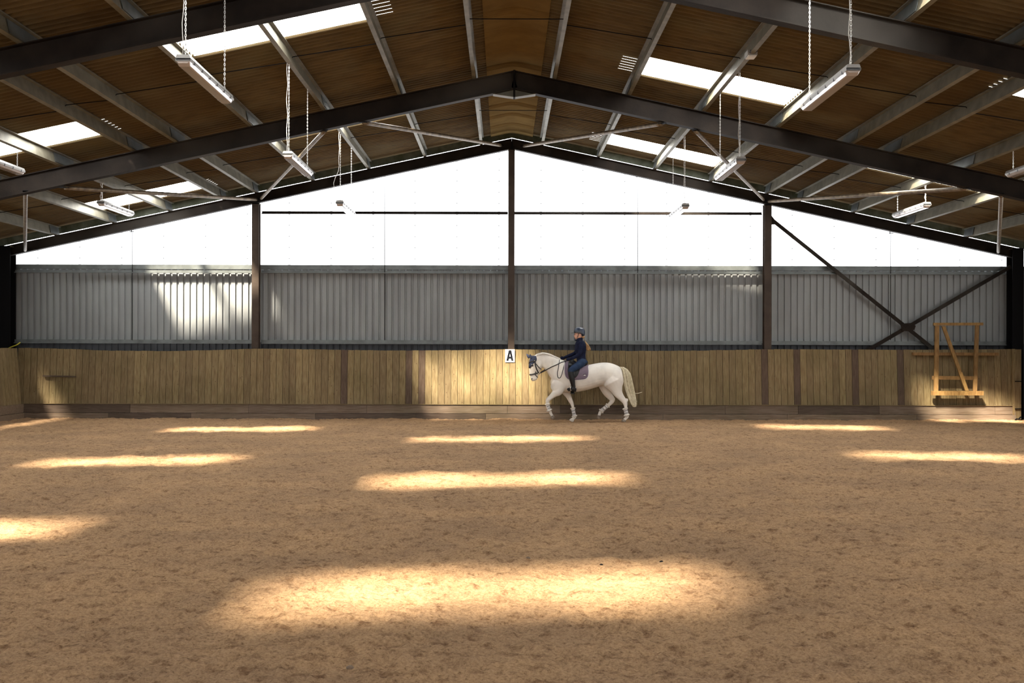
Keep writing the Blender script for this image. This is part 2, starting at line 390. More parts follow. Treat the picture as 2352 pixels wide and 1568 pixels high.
# ---- portal frames
def frame(yf, h, w, names, gable=False):
    for side, nm in ((-1, 'left'), (1, 'right')):
        xe = XL+.16 if side < 0 else XRT-.20
        lab = '%s steel rafter, %s half' % (names, nm)
        root = thing('steel_rafter', (XR+side*.02, yf, ZR-h), lab, 'rafter', 'dark steel portal frames')
        up = Vector((side*S*CS, 0, CS)); off = up*(-h/2-.002)
        mb = MB(); p = Vector((XR+side*.012, yf, ZR)); q2 = Vector((xe, yf, ZR-S*abs(xe-XR)))
        if not gable:
            mb.ibeam(p+off, q2+off, w, h, up=up); mb.build('beam', M['steel'], root)
            # haunch under the apex and end plate
            hb = MB(); t = .014
            a = Vector((XR+side*.01, yf, ZR-h-.14)); c = Vector((XR+side*.38, yf, ZR-h-S*.38-.004))
            for off2 in (0,):
                hb.hexa([a+Vector((0,-w/2,-t)), c+Vector((0,-w/2,-t)), a+Vector((0,w/2,-t)), c+Vector((0,w/2,-t)), a+Vector((0,-w/2,0)), c+Vector((0,-w/2,0)), a+Vector((0,w/2,0)), c+Vector((0,w/2,0))])
                hb.add([a+Vector((0,.004,0)), c+Vector((0,.004,0)), Vector((XR+side*.01, yf+.004, ZR-h+.02)), a+Vector((0,-.004,0)), c+Vector((0,-.004,0)), Vector((XR+side*.01, yf-.004, ZR-h+.02))], [(0,1,2),(3,5,4),(0,3,4,1),(1,4,5,2),(2,5,3,0)])
            hb.build('apex_haunch', M['galv'], root)
            ep = MB(); ep.box((XR+side*.009, yf, ZR-h/2-.075), (.016, w+.01, h+.16))
            ep.build('end_plate', M['black'], root)
            for r in PURL:                 # cleats bolted on the rafter under every purlin
                st = MB(); x = XR+side*r; st.box((x+side*.02, yf, zroof(x, ZR)+.08), (.012, w*.7, .17)); st.build('purlin_cleat', M['black'], root)
        else:
            mb.ibeam(p+off, q2+off, w, h, up=up); mb.build('beam', M['steel'], root)
            ep = MB(); ep.box((XR+side*.009, yf-.01, ZR-h/2-.03), (.016, w, h+.06)); ep.build('end_plate', M['black'], root)
frame(YG, .235, .14, 'dark gable', gable=True)
frame(YG-6, .325, .165, 'dark middle portal frame')
frame(YG-12, .325, .165, 'dark near portal frame at the top of the view,')
# gable columns, corner columns
def column(x, zt, w, h, lab, y=YG, base=0.0, m='column'):
    root = thing('steel_column', (x, y, base), lab, 'column', 'steel columns of the end wall')
    mb = MB(); mb.ibeam((x, y, base), (x, y, zt), w, h, up=Vector((0, 1, 0))); mb.build('shaft', M[m], root)
    bp2 = MB(); bp2.box((x, y, base+.01), (w+.1, h+.1, .02)); bp2.build('base_plate', M['black'], root)
    cp = MB(); cp.box((x, y-.0, zt-.012), (w+.03, h, .02)); cp.build('cap_plate', M['galv'], root)
    return root
for px, pw, lab in ((588, .165, 'brown steel end wall column left of centre, sunlit on its middle'), (1174, .15, 'dark steel centre column rising behind the letter A sign'), (1761.5, .165, 'brown steel end wall column right of centre, beside the cross bracing')):
    x = (px-XV)*YG/F; column(x, ZR-S*abs(x-XR)-.235-.01, pw, .18, lab)
column((17.5-XV)*YG/F, ZR-S*11.95-.0, .255, .30, 'black steel corner column at the left end of the wall', m='black')
column((2331-XV)*YG/F, ZR-S*11.95-.0, .265, .30, 'black steel corner column at the right end of the wall', m='black')

# ---- end wall cladding
def boxprofile(mb, x0, x1, z0f, z1f, y, pitch=.1555, depth=.032, tone=None):
    """vertical trapezoid ribbed sheet facing the arena; z limits may depend on x"""
    x = x0; pts = []
    k = 0
    while x < x1:
        for dx, dd in ((0, 0), (.098, 0), (.108, depth), (.1455, depth)):
            xx = x+dx
            if xx < x1: pts.append((xx, dd))
        x += pitch
    pts.append((x1, 0))
    vs = []
    for xx, dd in pts: vs += [(xx, y+dd, z0f(xx)), (xx, y+dd, z1f(xx))]
    n = len(pts); mb.add(vs, [(2*i, 2*i+2, 2*i+3, 2*i+1) for i in range(n-1)])
YC = YG+.24
zt = P(1158, 614, YC).z; zrail = P(1158, 785, YG+.15).z
mb = MB(); boxprofile(mb, XL, XRT, lambda x: zrail-.02, lambda x: zt, YC)
rs2 = random.Random(3)
lapm = MB()
wb = mb.build('wall_back', M['clad']); tag(wb, 'grey ribbed metal sheeting across the end wall below the glowing gable', 'wall', kind='structure')
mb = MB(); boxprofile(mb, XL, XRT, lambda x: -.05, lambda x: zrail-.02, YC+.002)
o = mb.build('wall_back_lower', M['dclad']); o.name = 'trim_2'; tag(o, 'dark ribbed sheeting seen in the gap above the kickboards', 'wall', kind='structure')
# verge sheeting above the rafters
gb = MB(); boxprofile(gb, XL, XR, lambda x: zroof(x, ZR)+.060, lambda x: zroof(x)+.03, YG+.16, pitch=.1, depth=.012); boxprofile(gb, XR, XRT, lambda x: zroof(x, ZR)+.060, lambda x: zroof(x)+.03, YG+.16, pitch=.1, depth=.012)
o = gb.build('trim_3', M['gclad']); tag(o, 'dark green stained ribbed closure strip between the gable rafter and roof sheets', 'trim', kind='structure')
# translucent gable bays
cols = [XL+.02, -5.86, .165, 6.21, XRT-.02]
names4 = ['leftmost wedge shaped', 'left of the centre column', 'right of the centre column', 'rightmost wedge shaped']
for i in range(4):
    a, c = cols[i], cols[i+1]; mb = MB()
    lap = 1.0
    x = a
    while x < c-1e-6:
        nx = min(c, (math.floor((x+.16+1e-6)/lap)+1)*lap-.16)
        for s0, s1, tn in ((x, min(nx, c), .5),):
            mb.tone = tn; boxprofile(mb, s0, s1, lambda q: zt-.05, lambda q: zroof(q, ZR)+.17, YC+.0)
        x = nx
    # laps: doubled strip 0.1 wide, screws
    mb.tone = .13
    x = math.floor(a)-.16
    while x < c:
        if x > a+.1 and x+.08 < c:
            n0 = len(mb.v); mb.add([(x-.0, YC-.003, zt-.02), (x+.055, YC-.003, zt-.02), (x+.055, YC-.003, zroof(x+.06, ZR)-.1), (x, YC-.003, zroof(x, ZR)-.1)], [(0, 1, 2, 3)])
            mb.mi = 1; z = zt+.2
            while z < zroof(x, ZR)-.3:
                mb.tube([(x+.028, YC-.012, z), (x+.028, YC, z)], .009, 6); z += .265
            mb.mi = 0
        x += 1.0
    w = mb.build('window_%d' % (len(RL)+1+i), [M['gable'], M['rail']])
    tag(w, 'glowing white translucent gable sheeting, %s bay' % names4[i], 'window', kind='structure')
# flashing, sheeting rails
mb = MB(); z1 = P(1158, 609, YG+.2).z; z2 = P(1158, 619.5, YG+.2).z
mb.add([(XL, YC-.05, z2), (XRT, YC-.05, z2), (XRT, YC-.05, z1-.005), (XL, YC-.05, z1-.005), (XRT, YC-.02, z1), (XL, YC-.02, z1), (XL, YC+.0, z2), (XRT, YC, z2)], [(0, 1, 2, 3), (3, 2, 4, 5), (6, 7, 1, 0)])
o = mb.build('trim_1', M['rail']); tag(o, 'grey folded flashing along the bottom of the glowing gable', 'trim', kind='structure')
def rail(xa, xb, py0, py1, y, lab, m='rail'):
    za = P(XV, py0, y).z; zb = P(XV, py1, y).z; mb = MB(); t = .005; h = za-zb
    mb.extrude([(-.05, -h), (-.05, -h+.02), (-.045, -h+.02), (-.045, -h+t), (0, -h+t), (0, 0), (.06, 0), (.06, -t), (t, -t), (t, -h)], (xa, y, za), (xb, y, za), Vector((0, 1, 0)), Vector((0, 0, 1)))
    o = mb.build('sheeting_rail', M[m]); tag(o, lab, 'rail', 'horizontal sheeting rails of the end wall')
bays = [(-11.62, -5.94), (-5.76, .08), (.24, 6.11), (6.28, 11.90)]
bn = ['leftmost bay', 'bay left of the centre column', 'bay right of the centre column', 'bay with the cross bracing']
for i, (a, c) in enumerate(bays):
    rail(a, c, 622, 628.5, YG+.12, 'grey rail under the glowing gable in the %s' % bn[i])
    rail(a, c, 781.5, 790.5, YG+.10, 'grey rail just above the kickboards in the %s' % bn[i])
    if i in (1, 2): rail(a, c, 486, 492.5, YG+.12, 'dark rail crossing the glowing gable in the %s' % bn[i], 'steel')
for px, t0, lab in ((304, 533, 'leftmost bay'), (884, 405, 'bay left of the centre column'), (1465, 407, 'bay right of the centre column'), (2046, 537, 'bay with the cross bracing')):
    mb = MB(); a = P(px, t0+YV*0, YG+.10); c = P(px, 781, YG+.10); c.x = a.x
    mb.tube([c, a], .008, 6); mb.box(a+Vector((0, -.03, .01)), (.10, .06, .012)); mb.box(a+Vector((-.02, 0, .06)), (.012, .03, .12))
    o = mb.build('hanger_rod', M['black']); tag(o, 'thin dark upright rod holding the rails in the %s' % bn[[304, 884, 1465, 2046].index(px)], 'rod', 'upright rail rods on the end wall')

# ---- side walls and the wall behind the viewer
def sidewall(x, sgn, name, lab):
    mb = MB(); n = int((YC-YB)/.1555)
    for z0, z1 in ((-.05, 2.54), (3.6, 4.4)):
        vs = []; pts = []
        for i in range(n):
            y = YC-i*.1555
            for dx, dd in ((0, 0), (.098, 0), (.108, .024), (.1455, .024)): pts.append((y-dx, dd))
        for y, dd in pts: vs += [(x+sgn*dd, y, z0), (x+sgn*dd, y, z1)]
        mb.add(vs, [(2*i, 2*i+2, 2*i+3, 2*i+1) for i in range(len(pts)-1)])
    mb.box((x+sgn*.05, (22.2+YC)/2, 3.3), (.04, YC-22.2, 1.15)) if False else None
    for ya in (YG, ): mb.add([(x, 22.6, 2.5), (x, YC, 2.5), (x, YC, 3.65), (x, 22.6, 3.65)], [(0, 1, 2, 3)])
    o = mb.build(name, M['clad']); tag(o, lab, 'wall', kind='structure')
sidewall(XL, -1, 'wall_left', 'dark grey ribbed side wall beyond the left corner column')
sidewall(XRT, 1, 'wall_right', 'dark grey ribbed side wall beyond the right corner column')
nwin = len(RL)+5
for x, nm in ((XL, 'left'), (XRT, 'right')):  # unseen strips added for fill; the left one also throws the corner sun patch
    mb = MB(); mb.add([(x, YB, 2.52), (x, 22.6, 2.52), (x, 22.6, 3.62), (x, YB, 3.62)], [(0, 1, 2, 3)])
    o = mb.build('window_%d' % nwin, M['side']); nwin += 1; tag(o, 'long unseen translucent strip added for fill light high in the %s side wall' % nm, 'window', kind='structure')
mb = MB(); mb.box(((XL+XRT)/2, YB-.05, 1.2), (XRT-XL+.2, .1, 2.8)); o = mb.build('wall_front', M['clad']); tag(o, 'grey wall at the far end of the hall behind the viewer', 'wall', kind='structure')
mb = MB(); mb.add([(XL-.1, YB-.05, 2.6), (XRT+.1, YB-.05, 2.6), (XRT+.1, YB-.05, zroof(XRT)), (XR, YB-.05, zroof(XR)), (XL-.1, YB-.05, zroof(XL))], [(0, 4, 3, 2, 1)])  # unseen glowing gable added behind the viewer to brighten the near ground
o = mb.build('window_%d' % nwin, M['gable']); tag(o, 'unseen translucent gable added behind the viewer to light the near sand', 'window', kind='structure')

# ---- kickboards
def kick(name, lab, p0t, p1t, p0b, p1b, topf, darks, zb0, n, inward, tones=None):
    """leaning boarded wall from p0 to p1; t = top, b = foot of the planks"""
    root = thing(name, (p0b+p1b)/2, lab, 'kickboard')
    mb = MB(); th = .03
    for i in range(n):
        a, c = i/n+.0004, (i+1)/n-.0004*(n/100)-.006/n*0
        g = .035/n*8 if False else .0
        a = (i+.025)/n; c = (i+.975)/n
        mb.tone = 2.0 if i in darks else random.uniform(0, 1)
        q = []
        zj = random.uniform(-.004, .004)
        for f in (a, c):
            t = p0t.lerp(p1t, f)+Vector((0, 0, topf(f)+zj)); bo = p0b.lerp(p1b, f); q.append((t, bo))
        dep = random.uniform(-.003, .003); off = inward*dep; bk = inward*-th
        # order: bottom (a front? ) build hexa
        mb.hexa([q[0][1]+bk, q[1][1]+bk, q[0][1]+off, q[1][1]+off, q[0][0]+bk, q[1][0]+bk, q[0][0]+off, q[1][0]+off])
    mb.build('plank_facing', M['plank'], root)
    bk = MB(); o2 = inward*-.05
    bk.add([p0b+o2, p1b+o2, p1t+o2+Vector((0, 0, -.12)), p0t+o2+Vector((0, 0, -.12))], [(0, 1, 2, 3)]); bk.build('backing_frame', M['black'], root)
    return root
yT, yF = 24.52, 24.43           # planks: top and foot
ztop = P(1158, 802, yT).z; zfoot = P(1158, 930.3, yF).z
def top_wave(f):
    px = 40+f*2290
    ks = [(40, -1), (150, 1), (250, 5), (380, 5.5), (480, 3.5), (600, -.5), (740, 1.5), (900, 3.5), (1050, 2), (1170, -.5), (1300, 1.5), (1450, 3), (1600, 2), (1760, -1.5), (1950, -1.2), (2100, -1), (2340, -3)]
    for (a, u), (b2, v) in zip(ks, ks[1:]):
        if px <= b2: return -(u+(v-u)*max(0, px-a)/(b2-a))*yT/F
    return 0
xl, xr = (42-XV)*yT/F, (2327-XV)*yT/F
n = 154
def idx(px): return int((px-42)/(2327-42)*n)
inn = Vector((0, -1, 0))
kb = kick('kickboard', 'long wall of pale upright boards across the end of the arena behind the horse', Vector((xl, yT, ztop)), Vector((xr, yT, ztop)), Vector((xl, yF, zfoot)), Vector((xr, yF, zfoot)), top_wave,
          {idx(793), idx(940), idx(970), idx(1762), idx(1832), idx(1958), idx(2062)}, 0, n, inn)
def boards(root, xa, xb, rows, m, seedv):
    rr = random.Random(seedv)
    for z0, z1, y0, y1, nm in rows:
        mb = MB(); x = xa
        while x < xb-.01:
            nx = min(xb, x+rr.uniform(1.2, 3.6)); mb.tone = rr.choice([rr.uniform(0, 1), rr.uniform(0, 1), 2.0]); a, c = x+.003, nx-.003
            mb.hexa([(a, y0, z0), (c, y0, z0), (a, y0+.03, z0), (c, y0+.03, z0), (a, y1, z1), (c, y1, z1), (a, y1+.03, z1), (c, y1+.03, z1)]); x = nx
        mb.build(nm, m, root)
zm = P(1158, 949.5, yF-.03).z
boards(kb, xl-.02, xr, [(zm+.004, zfoot+.012, yF-.055, yF-.035, 'base_board'), (-.06, zm-.004, yF-.075, yF-.06, 'base_board')], M['base'], 5)
mb = MB(); mb.box(((xl+xr)/2, yF-.035, zfoot+.018), (xr-xl, .05, .012)); mb.tone = .2; mb.build('dust_ledge', M['plank'], kb)
# left side boards, leaning out, running towards the viewer
xt, xb_ = (38.5-XV)*24.4/F, (47-XV)*24.3/F
kl = kick('kickboard', 'short visible end of the left side boarding in the corner', Vector((xt-.12, 14.0, ztop)), Vector((xt-.0, 24.42, ztop)), Vector((xb_, 14.0, zfoot)), Vector((xb_, 24.36, zfoot)), lambda f: .004, set(), 0, 72, Vector((1, 0, 0)))
mb = MB()
for z0, z1, xo in ((zm+.004, zfoot+.01, .02), (-.06, zm-.004, .04)):
    for a, c in ((14.0, 17.5), (17.51, 21.0), (21.01, 24.46)):
        mb.tone = random.random(); mb.box((xb_+xo, (a+c)/2, (z0+z1)/2), (.04, c-a-.004, z1-z0))
mb.build('base_board', M['base'], kl)
# right: end post with gate edge, side boards beyond
gp = thing('gate', P(2337, 965, 24.4), 'wooden gate edge with dark hinges in the right hand corner', 'gate')
mb = MB()
a = P(2324.5, 801, 24.45); c = P(2329, 962, 24.38)
mb.tone = .3; mb.box(((a.x+c.x)/2, 24.40, (a.z+c.z)/2), (.05, .06, a.z-c.z)); mb.build('stile', M['plank'], gp)
mb = MB(); mb.tone = .9; a = P(2330, 802, 24.4); c = P(2345.5, 963, 24.38); mb.box(((a.x+c.x)/2, 24.40, (a.z+c.z)/2), (c.x-a.x, .04, a.z-c.z)); mb.build('leaf', M['plank'], gp)
for py in (875.5, 938.5):
    mb = MB(); a = P(2338.5, py, 24.36); mb.box(a, (.14, .03, .02)); mb.build('hinge', M['black'], gp)
mb = MB(); pts = [P(2331, 966, 24.33), P(2335, 962, 24.3), P(2340, 962.5, 24.3), P(2344, 958, 24.32)]; mb.tube(pts, .02, 6, True); mb.build('drop_bolt', M['black'], gp)
kr_x = P(2347, 880, 24.3).x
kr = kick('kickboard', 'dark side boarding at the far right edge running towards the viewer', Vector((kr_x+.25, 14.0, ztop)), Vector((kr_x+.25, 24.3, ztop)), Vector((kr_x+.2, 14.0, .3)), Vector((kr_x+.2, 24.3, .3)), lambda f: 0, set(), 0, 72, Vector((-1, 0, 0)))
mb = MB(); mb.tone = .5; mb.box((kr_x+.18, 19.2, .13), (.04, 10.2, .36)); mb.build('base_board', M['base'], kr)
# rails of the side walls glimpsed beside the corner columns
for xx, px, nm in ((XL+.06, 3, 'left'), (XRT-.06, 2348, 'right')):
    mb = MB(); z = P(px, 760, 24.4).z; mb.box((xx, 20.5, z), (.06, 7.6, .05)); o = mb.build('sheeting_rail', M['rail']); tag(o, 'short end of a grey rail on the %s side wall beside the corner column' % nm, 'rail')

# ---- bracing
def brace(p, q, r, lab, name='brace_tube', flat=True):
    root = thing(name, q, lab, 'brace', 'round bracing tubes below the roof'); mb = MB(); mb.smooth = True
    p, q = Vector(p), Vector(q); t = (q-p).normalized()
    mb.tube([p, p+t*.16, q-t*.16, q], r, 12); mb.build('tube', M['tubes'], root)
    for e_, s_ in ((p, -1), (q, 1)): pl = MB(); pl.beam(e_-t*s_*.05, e_+t*s_*.10, .09, .012); pl.build('end_tab', M['black'], root)
YM = YG-6
for a, c, lab in (((835, 281), (1150, 333.5), 'tube brace slanting to the apex from the left'), ((745, 301), (600, 455), 'steep tube brace meeting the column left of centre'),
                  ((1520, 284), (1203, 335), 'tube brace slanting to the apex from the right'), ((1597, 300), (1754, 458), 'steep tube brace meeting the column right of centre'),
                  ((150, 431), (588, 458), 'nearly level tube brace at the left under the roof'), ((2220, 433), (1766, 462), 'nearly level tube brace at the right with a sunlit middle'),
                  ((58.5, 440), (57.5, 574), 'tube brace seen end on at the far left'), ((2300, 447), (2293, 578), 'tube brace seen end on at the far right')):
    brace(P(a[0], a[1], YM+.02), P(c[0], c[1], YG-.12), .038, 'aged steel '+lab)
# X bracing of flat steel angles
xb = thing('cross_brace', P(2085, 750, YG+.0), 'large dark X shaped steel cross brace in the right hand bay', 'brace')
ya = YG+.01
for a, c in (((1776, 507), (2150, 806)), ((2322, 612), (1990, 806))):
    mb = MB(); p = P(a[0], a[1], ya); q2 = P(c[0], c[1], ya); mb.beam(p, q2, .012, .088); t = (q2-p).normalized(); u = Vector((0, 1, 0)).cross(t)
    mb.beam(p-u*.04+Vector((0, .03, 0)), q2-u*.04+Vector((0, .03, 0)), .06, .01, up=u); mb.build('angle_bar', M['steel'], xb); ya += .02
g = P(2085, 752, YG-.01); mb = MB(); mb.extrude([(-.17, .06), (-.06, .10), (.10, .11), (.19, .04), (.16, -.05), (.05, -.09), (-.13, -.08)], g, g+Vector((0, .012, 0)), Vector((1, 0, 0)), Vector((0, 0, 1)))
for bx, bz in ((-.1, .03), (-.03, .0), (.06, .05), (.12, -.01), (0, -.05)): mb.tube([g+Vector((bx, -.015, bz)), g+Vector((bx, 0, bz))], .014, 6)
mb.build('gusset_plate', M['steel'], xb)
mb = MB(); pts = [(1770, 492), (1784, 510), (1782, 515), (1770, 516)]; vv = [P(x, y, YG-.01) for x, y in pts]; n_ = len(vv)
mb.add(vv+[v+Vector((0, .012, 0)) for v in vv], [(0, 1, 2, 3), (7, 6, 5, 4)]+[(i, i+4, (i+1) % 4+4, (i+1) % 4) for i in range(4)]); mb.build('gusset_plate', M['steel'], xb)
# ================================================================ hanging lights and small things
M['lampbody'] = mat('grey_lamp_plastic', (.26, .26, .255), .35, 0, spec=.5)
M['diffuser'] = mat('clear_ribbed_diffuser', (.36, .31, .285), .16, 0, spec=.8, coat=.6)
M['clip'] = mat('dark_clip', (.07, .075, .09), .35, .3)
M['chain'] = mat('bright_chain', (.62, .62, .60), .3, .7)
M['cable'] = mat('white_cable', (.62, .62, .60), .5)
def chain(mb, p, q):
    p, q = Vector(p), Vector(q); n = max(2, int((q-p).length/.027)); t = (q-p).normalized()
    for i in range(n+1):
        c = p.lerp(q, i/n); s = Vector((1, 0, 0)) if i % 2 else Vector((0, 1, 0)); pts = []
        for k in range(8):
            a = 2*math.pi*k/8; pts.append(c+s*(.0080*math.cos(a))+t*(.0180*math.sin(a)))
        rings = []
        for k in range(8):
            a = 2*math.pi*k/8; rad = (s*math.cos(a)+t*math.sin(a)); w = s.cross(t)
            rings.append([pts[k]+rad*.0032*math.cos(b)+w*.0032*math.sin(b) for b in (.785, 2.356, 3.927, 5.498)])
        rings.append(rings[0]); mb.loft(rings, cap=False)
def lamp(x, yn, z, purl_z, lab, ln=1.68, swing=0.0):
    root = thing('strip_light', (x, yn+ln/2, z), lab, 'light', 'hanging strip lights')
    def ringxz(y, sx, z0, z1, w0, w1): # six sided slice, lower half of the housing
        return [Vector((x+a, y, z+b)) for a, b in ((-w0*sx, z0), (w0*sx, z0), (w1*sx, (z0+z1)/2+.004), (w1*sx, z1), (-w1*sx, z1), (-w1*sx, (z0+z1)/2+.004))]
    mb = MB()
    mb.loft([ringxz(yn+.035, .9, .022, .040, .070, .074), ringxz(yn, 1, .0, .030, .074, .078), ringxz(yn+ln, 1, .0, .030, .074, .078), ringxz(yn+ln-.035, .9, .022, .040, .070, .074)])
    mb.loft([[Vector((x+a, y, z+b)) for a, b in ((-.076, .03), (.076, .03), (.062, .066), (-.062, .066))] for y in (yn+.004, yn+ln-.004)])
    mb.build('housing', M['lampbody'], root)
    mb = MB(); mb.loft([[Vector((x+a*sc, y, z+b)) for a, b in ((-.070, 0), (.070, 0), (.058, -dz), (.045, -dz-.008), (-.045, -dz-.008), (-.058, -dz))] for y, sc, dz in ((yn+.005, .96, .012), (yn+.05, 1, .036), (yn+ln-.05, 1, .036), (yn+ln-.005, .96, .012))])
    mb.build('diffuser', M['diffuser'], root)
    for k in range(6):
        for s in (-1, 1):
            mb = MB(); y = yn+.14+k*(ln-.28)/5; mb.box((x+s*.077, y, z+.010), (.006, .018, .036)); mb.build('clip', M['clip'], root)
    for s, yy in ((0, yn+.09), (1, yn+ln-.12)):
        mb = MB(); mb.tube([(x, yy, z+.066), (x, yy, z+.085)], .012, 8); mb.build('hook', M['chain'], root)
        mb = MB(); chain(mb, (x, yy, z+.09), (x, yy, purl_z)); c = mb.build('chain', M['chain'], root)
    mb = MB(); mb.smooth = True; y0 = yn+.09; pts = []
    for k in range(13):
        f = k/12; pts.append(Vector((x-.022-swing*math.sin(math.pi*min(1, f*2.2))*(1 if f < .46 else 0)+.008*math.sin(f*19), y0-.02-.012*math.sin(f*13), z+.07+f*(purl_z-z-.05))))
    mb.tube(pts, .0045, 6); mb.build('power_cable', M['cable'], root)
    return root
def pz(r): return ZS-S*r-.205
ZL = CZ+2.90
for r, side, ys, labs in ((3.39, -1, (10.45, 15.5, 20.4), ('largest strip light on the left, hanging before the near rafter', 'strip light left of centre hanging just below the middle rafter', 'small strip light in front of the glowing gable left of centre')),
                    (3.39, 1, (10.75, 15.85, 20.7), ('largest strip light on the right, hanging under the near rafter', 'strip light right of centre crossing the slanting tube brace', 'small strip light in front of the glowing gable right of centre')),
                    (8.08, -1, (15.4, 20.45), ('strip light cut by the left edge of the picture', 'small strip light before the low left rooflight')),
                    (8.08, 1, (15.45, 20.45), ('strip light cut by the right edge of the picture', 'small strip light under the sunlit purlin at the right'))):
    for y, lb in zip(ys, labs):
        z = ZL-(.02 if y < 11 else .025)-(.03 if y > 20 else 0)
        lamp(XR+side*r+side*(.03 if side > 0 else .0), y, z, pz(r), lb, swing=.10 if (side < 0 and y > 20 and r < 4) else 0)
# junction box under the right purlin
jp = P(1725, 124, 15.1); root = thing('junction_box', jp, 'small pale junction box on a purlin right of the upper rooflight', 'box')
mb = MB(); mb.box(jp, (.14, .20, .075)); mb.build('box_body', M['lampbody'], root)
mb = MB(); mb.box(jp+Vector((0, 0, -.045)), (.12, .18, .02)); mb.build('box_lid', M['cable'], root)
for dx in (-.03, .04):
    mb = MB(); mb.tube([jp+Vector((dx, -.1, .0)), jp+Vector((dx, -.16, .0))], .02, 8); mb.build('cable_gland', M['clip'], root)

# sign A
sp = P(1171, 817, 24.47); root = thing('letter_sign', sp, 'white board with a black capital A on the kickboard by the centre column', 'sign')
M['white'] = mat('white_painted_board', (.80, .79, .77), .6); M['ink'] = mat('black_lettering', (.005, .006, .010), .7, spec=.1)
a = P(1160.3, 802, 24.47); c = P(1182, 831.5, 24.47); mb = MB(); mb.box(((a.x+c.x)/2, 24.485, (a.z+c.z)/2), (c.x-a.x, .012, a.z-c.z)); mb.build('board', M['white'], root)
def LA(u, v): return Vector((a.x+(c.x-a.x)*u, 24.476, c.z+(a.z-c.z)*v))
mb = MB()
pa = [(.12, .10), (.35, .10), (.405, .27), (.605, .27), (.66, .10), (.88, .10), (.64, .93), (.38, .93), (.45, .43), (.565, .43), (.508, .68)]
f = [LA(u, v) for u, v in pa]; mb.add(f+[v+Vector((0, .004, 0)) for v in f], [(0, 1, 2, 8, 10, 7), (6, 10, 9, 3, 4, 5), (2, 3, 9, 8), (7, 10, 6)]+[(i, i+11, (i+1) % 8+11, (i+1) % 8) for i in range(8)]+[(8, 9, 20, 19), (9, 10, 21, 20), (10, 8, 19, 21)])
mb.build('letter', M['ink'], root)

# timber frame leaning on the boards
def bar(name, p, q, w, t, m, parent, y0, y1=None, tone=.5):
    y1 = y0 if y1 is None else y1
    p = P(p[0], p[1], y0); q = P(q[0], q[1], y1); mb = MB(); mb.tone = tone; mb.beam(p, q, t, w, up=Vector((0, 0, 1)) if abs((q-p).normalized().z) < .9 else Vector((1, 0, 0)))
    return mb.build(name, M[m], parent)
yf = 24.20
fr = thing('timber_frame', P(2200, 905, yf), 'open timber frame with a diagonal strut standing against the right hand kickboard', 'frame')
bar('top_rail', (2143.5, 744.3), (2257.5, 743.8), .065, .05, 'newwood', fr, yf+.18, tone=.2)
def vbar(name, x0, y0, x1, y1, wpx, ya, yb, tone):
    a = P(x0, y0, ya); c = P(x1, y1, yb); w = wpx*24.3/F/2; mb = MB(); mb.tone = tone; t = Vector((0, .045, 0)); s = Vector((w, 0, 0))
    mb.hexa([c-s, c+s, c-s+t, c+s+t, a-s, a+s, a-s+t, a+s+t]); return mb.build(name, M['newwood'], fr)
vbar('post', 2153, 748, 2150.5, 901, 9.3, yf+.18, yf+.02, .5); vbar('post', 2245, 747, 2240, 901, 8.6, yf+.18, yf+.02, .8)
vbar('diagonal_strut', 2167.5, 749, 2221.5, 897, 8, yf+.13, yf-.02, .3)
bar('bottom_ledge', (2141, 902.5), (2256.5, 902.5), .10, .14, 'newwood', fr, yf+.03, tone=.4)
bar('cross_rail', (2141, 867), (2237, 868), .085, .03, 'newwood', fr, yf+.10, tone=.9)
sh = thing('wall_ledge', P(2192, 813, 24.4), 'long narrow timber ledge on the kickboard behind the open timber frame', 'ledge')
bar('ledge_board', (2096, 812.5), (2292, 813), .07, .10, 'newwood', sh, 24.42, tone=1.0)
bt = thing('batten', P(136, 864, 24.42), 'short thin brown batten fixed to the boards near the left corner', 'batten')
bar('strip', (99, 863.2), (173.5, 864.8), .035, .05, 'base', bt, 24.42, tone=2.0)
# yellow hose over the left corner
M['hose'] = mat('yellow_hose', (.45, .42, .03), .4)
mb = MB(); mb.smooth = True; mb.tube([Vector(v) for v in spline([tuple(P(x, y, d)) for x, y, d in ((8, 806, 24.56), (20, 799, 24.56), (30, 795, 24.56), (40, 791, 24.58), (46, 786.5, 24.66))], 4)], .013, 8)
o = mb.build('hose', M['hose']); tag(o, 'yellow hose hooked over the boards in the left corner', 'hose')
# a few stones and lumps on the surface
for i, (px, py, s_) in enumerate(((1519, 1286, .012), (1381, 1296, .011), (1213, 1286, .014), (804, 1532, .016))):
    d = 3912/(py-803); p = P(px, py, d); h = float(ground_h(np.array([p.x]), np.array([p.y]))[0]); p.z = h+s_*.3
    mb = MB(); mb.ball(p, (s_*1.3, s_, s_*.8), 8, 6); o = mb.build('pebble', M['black'] if i < 2 else M['base'])
    tag(o, ('dark pebble at the right edge of the nearest sun patch', 'greenish lump in the upper part of the nearest sun patch', 'small lump at the middle top of the nearest sun patch', 'pale lump on the sand at the bottom edge of the picture')[i], 'stone')
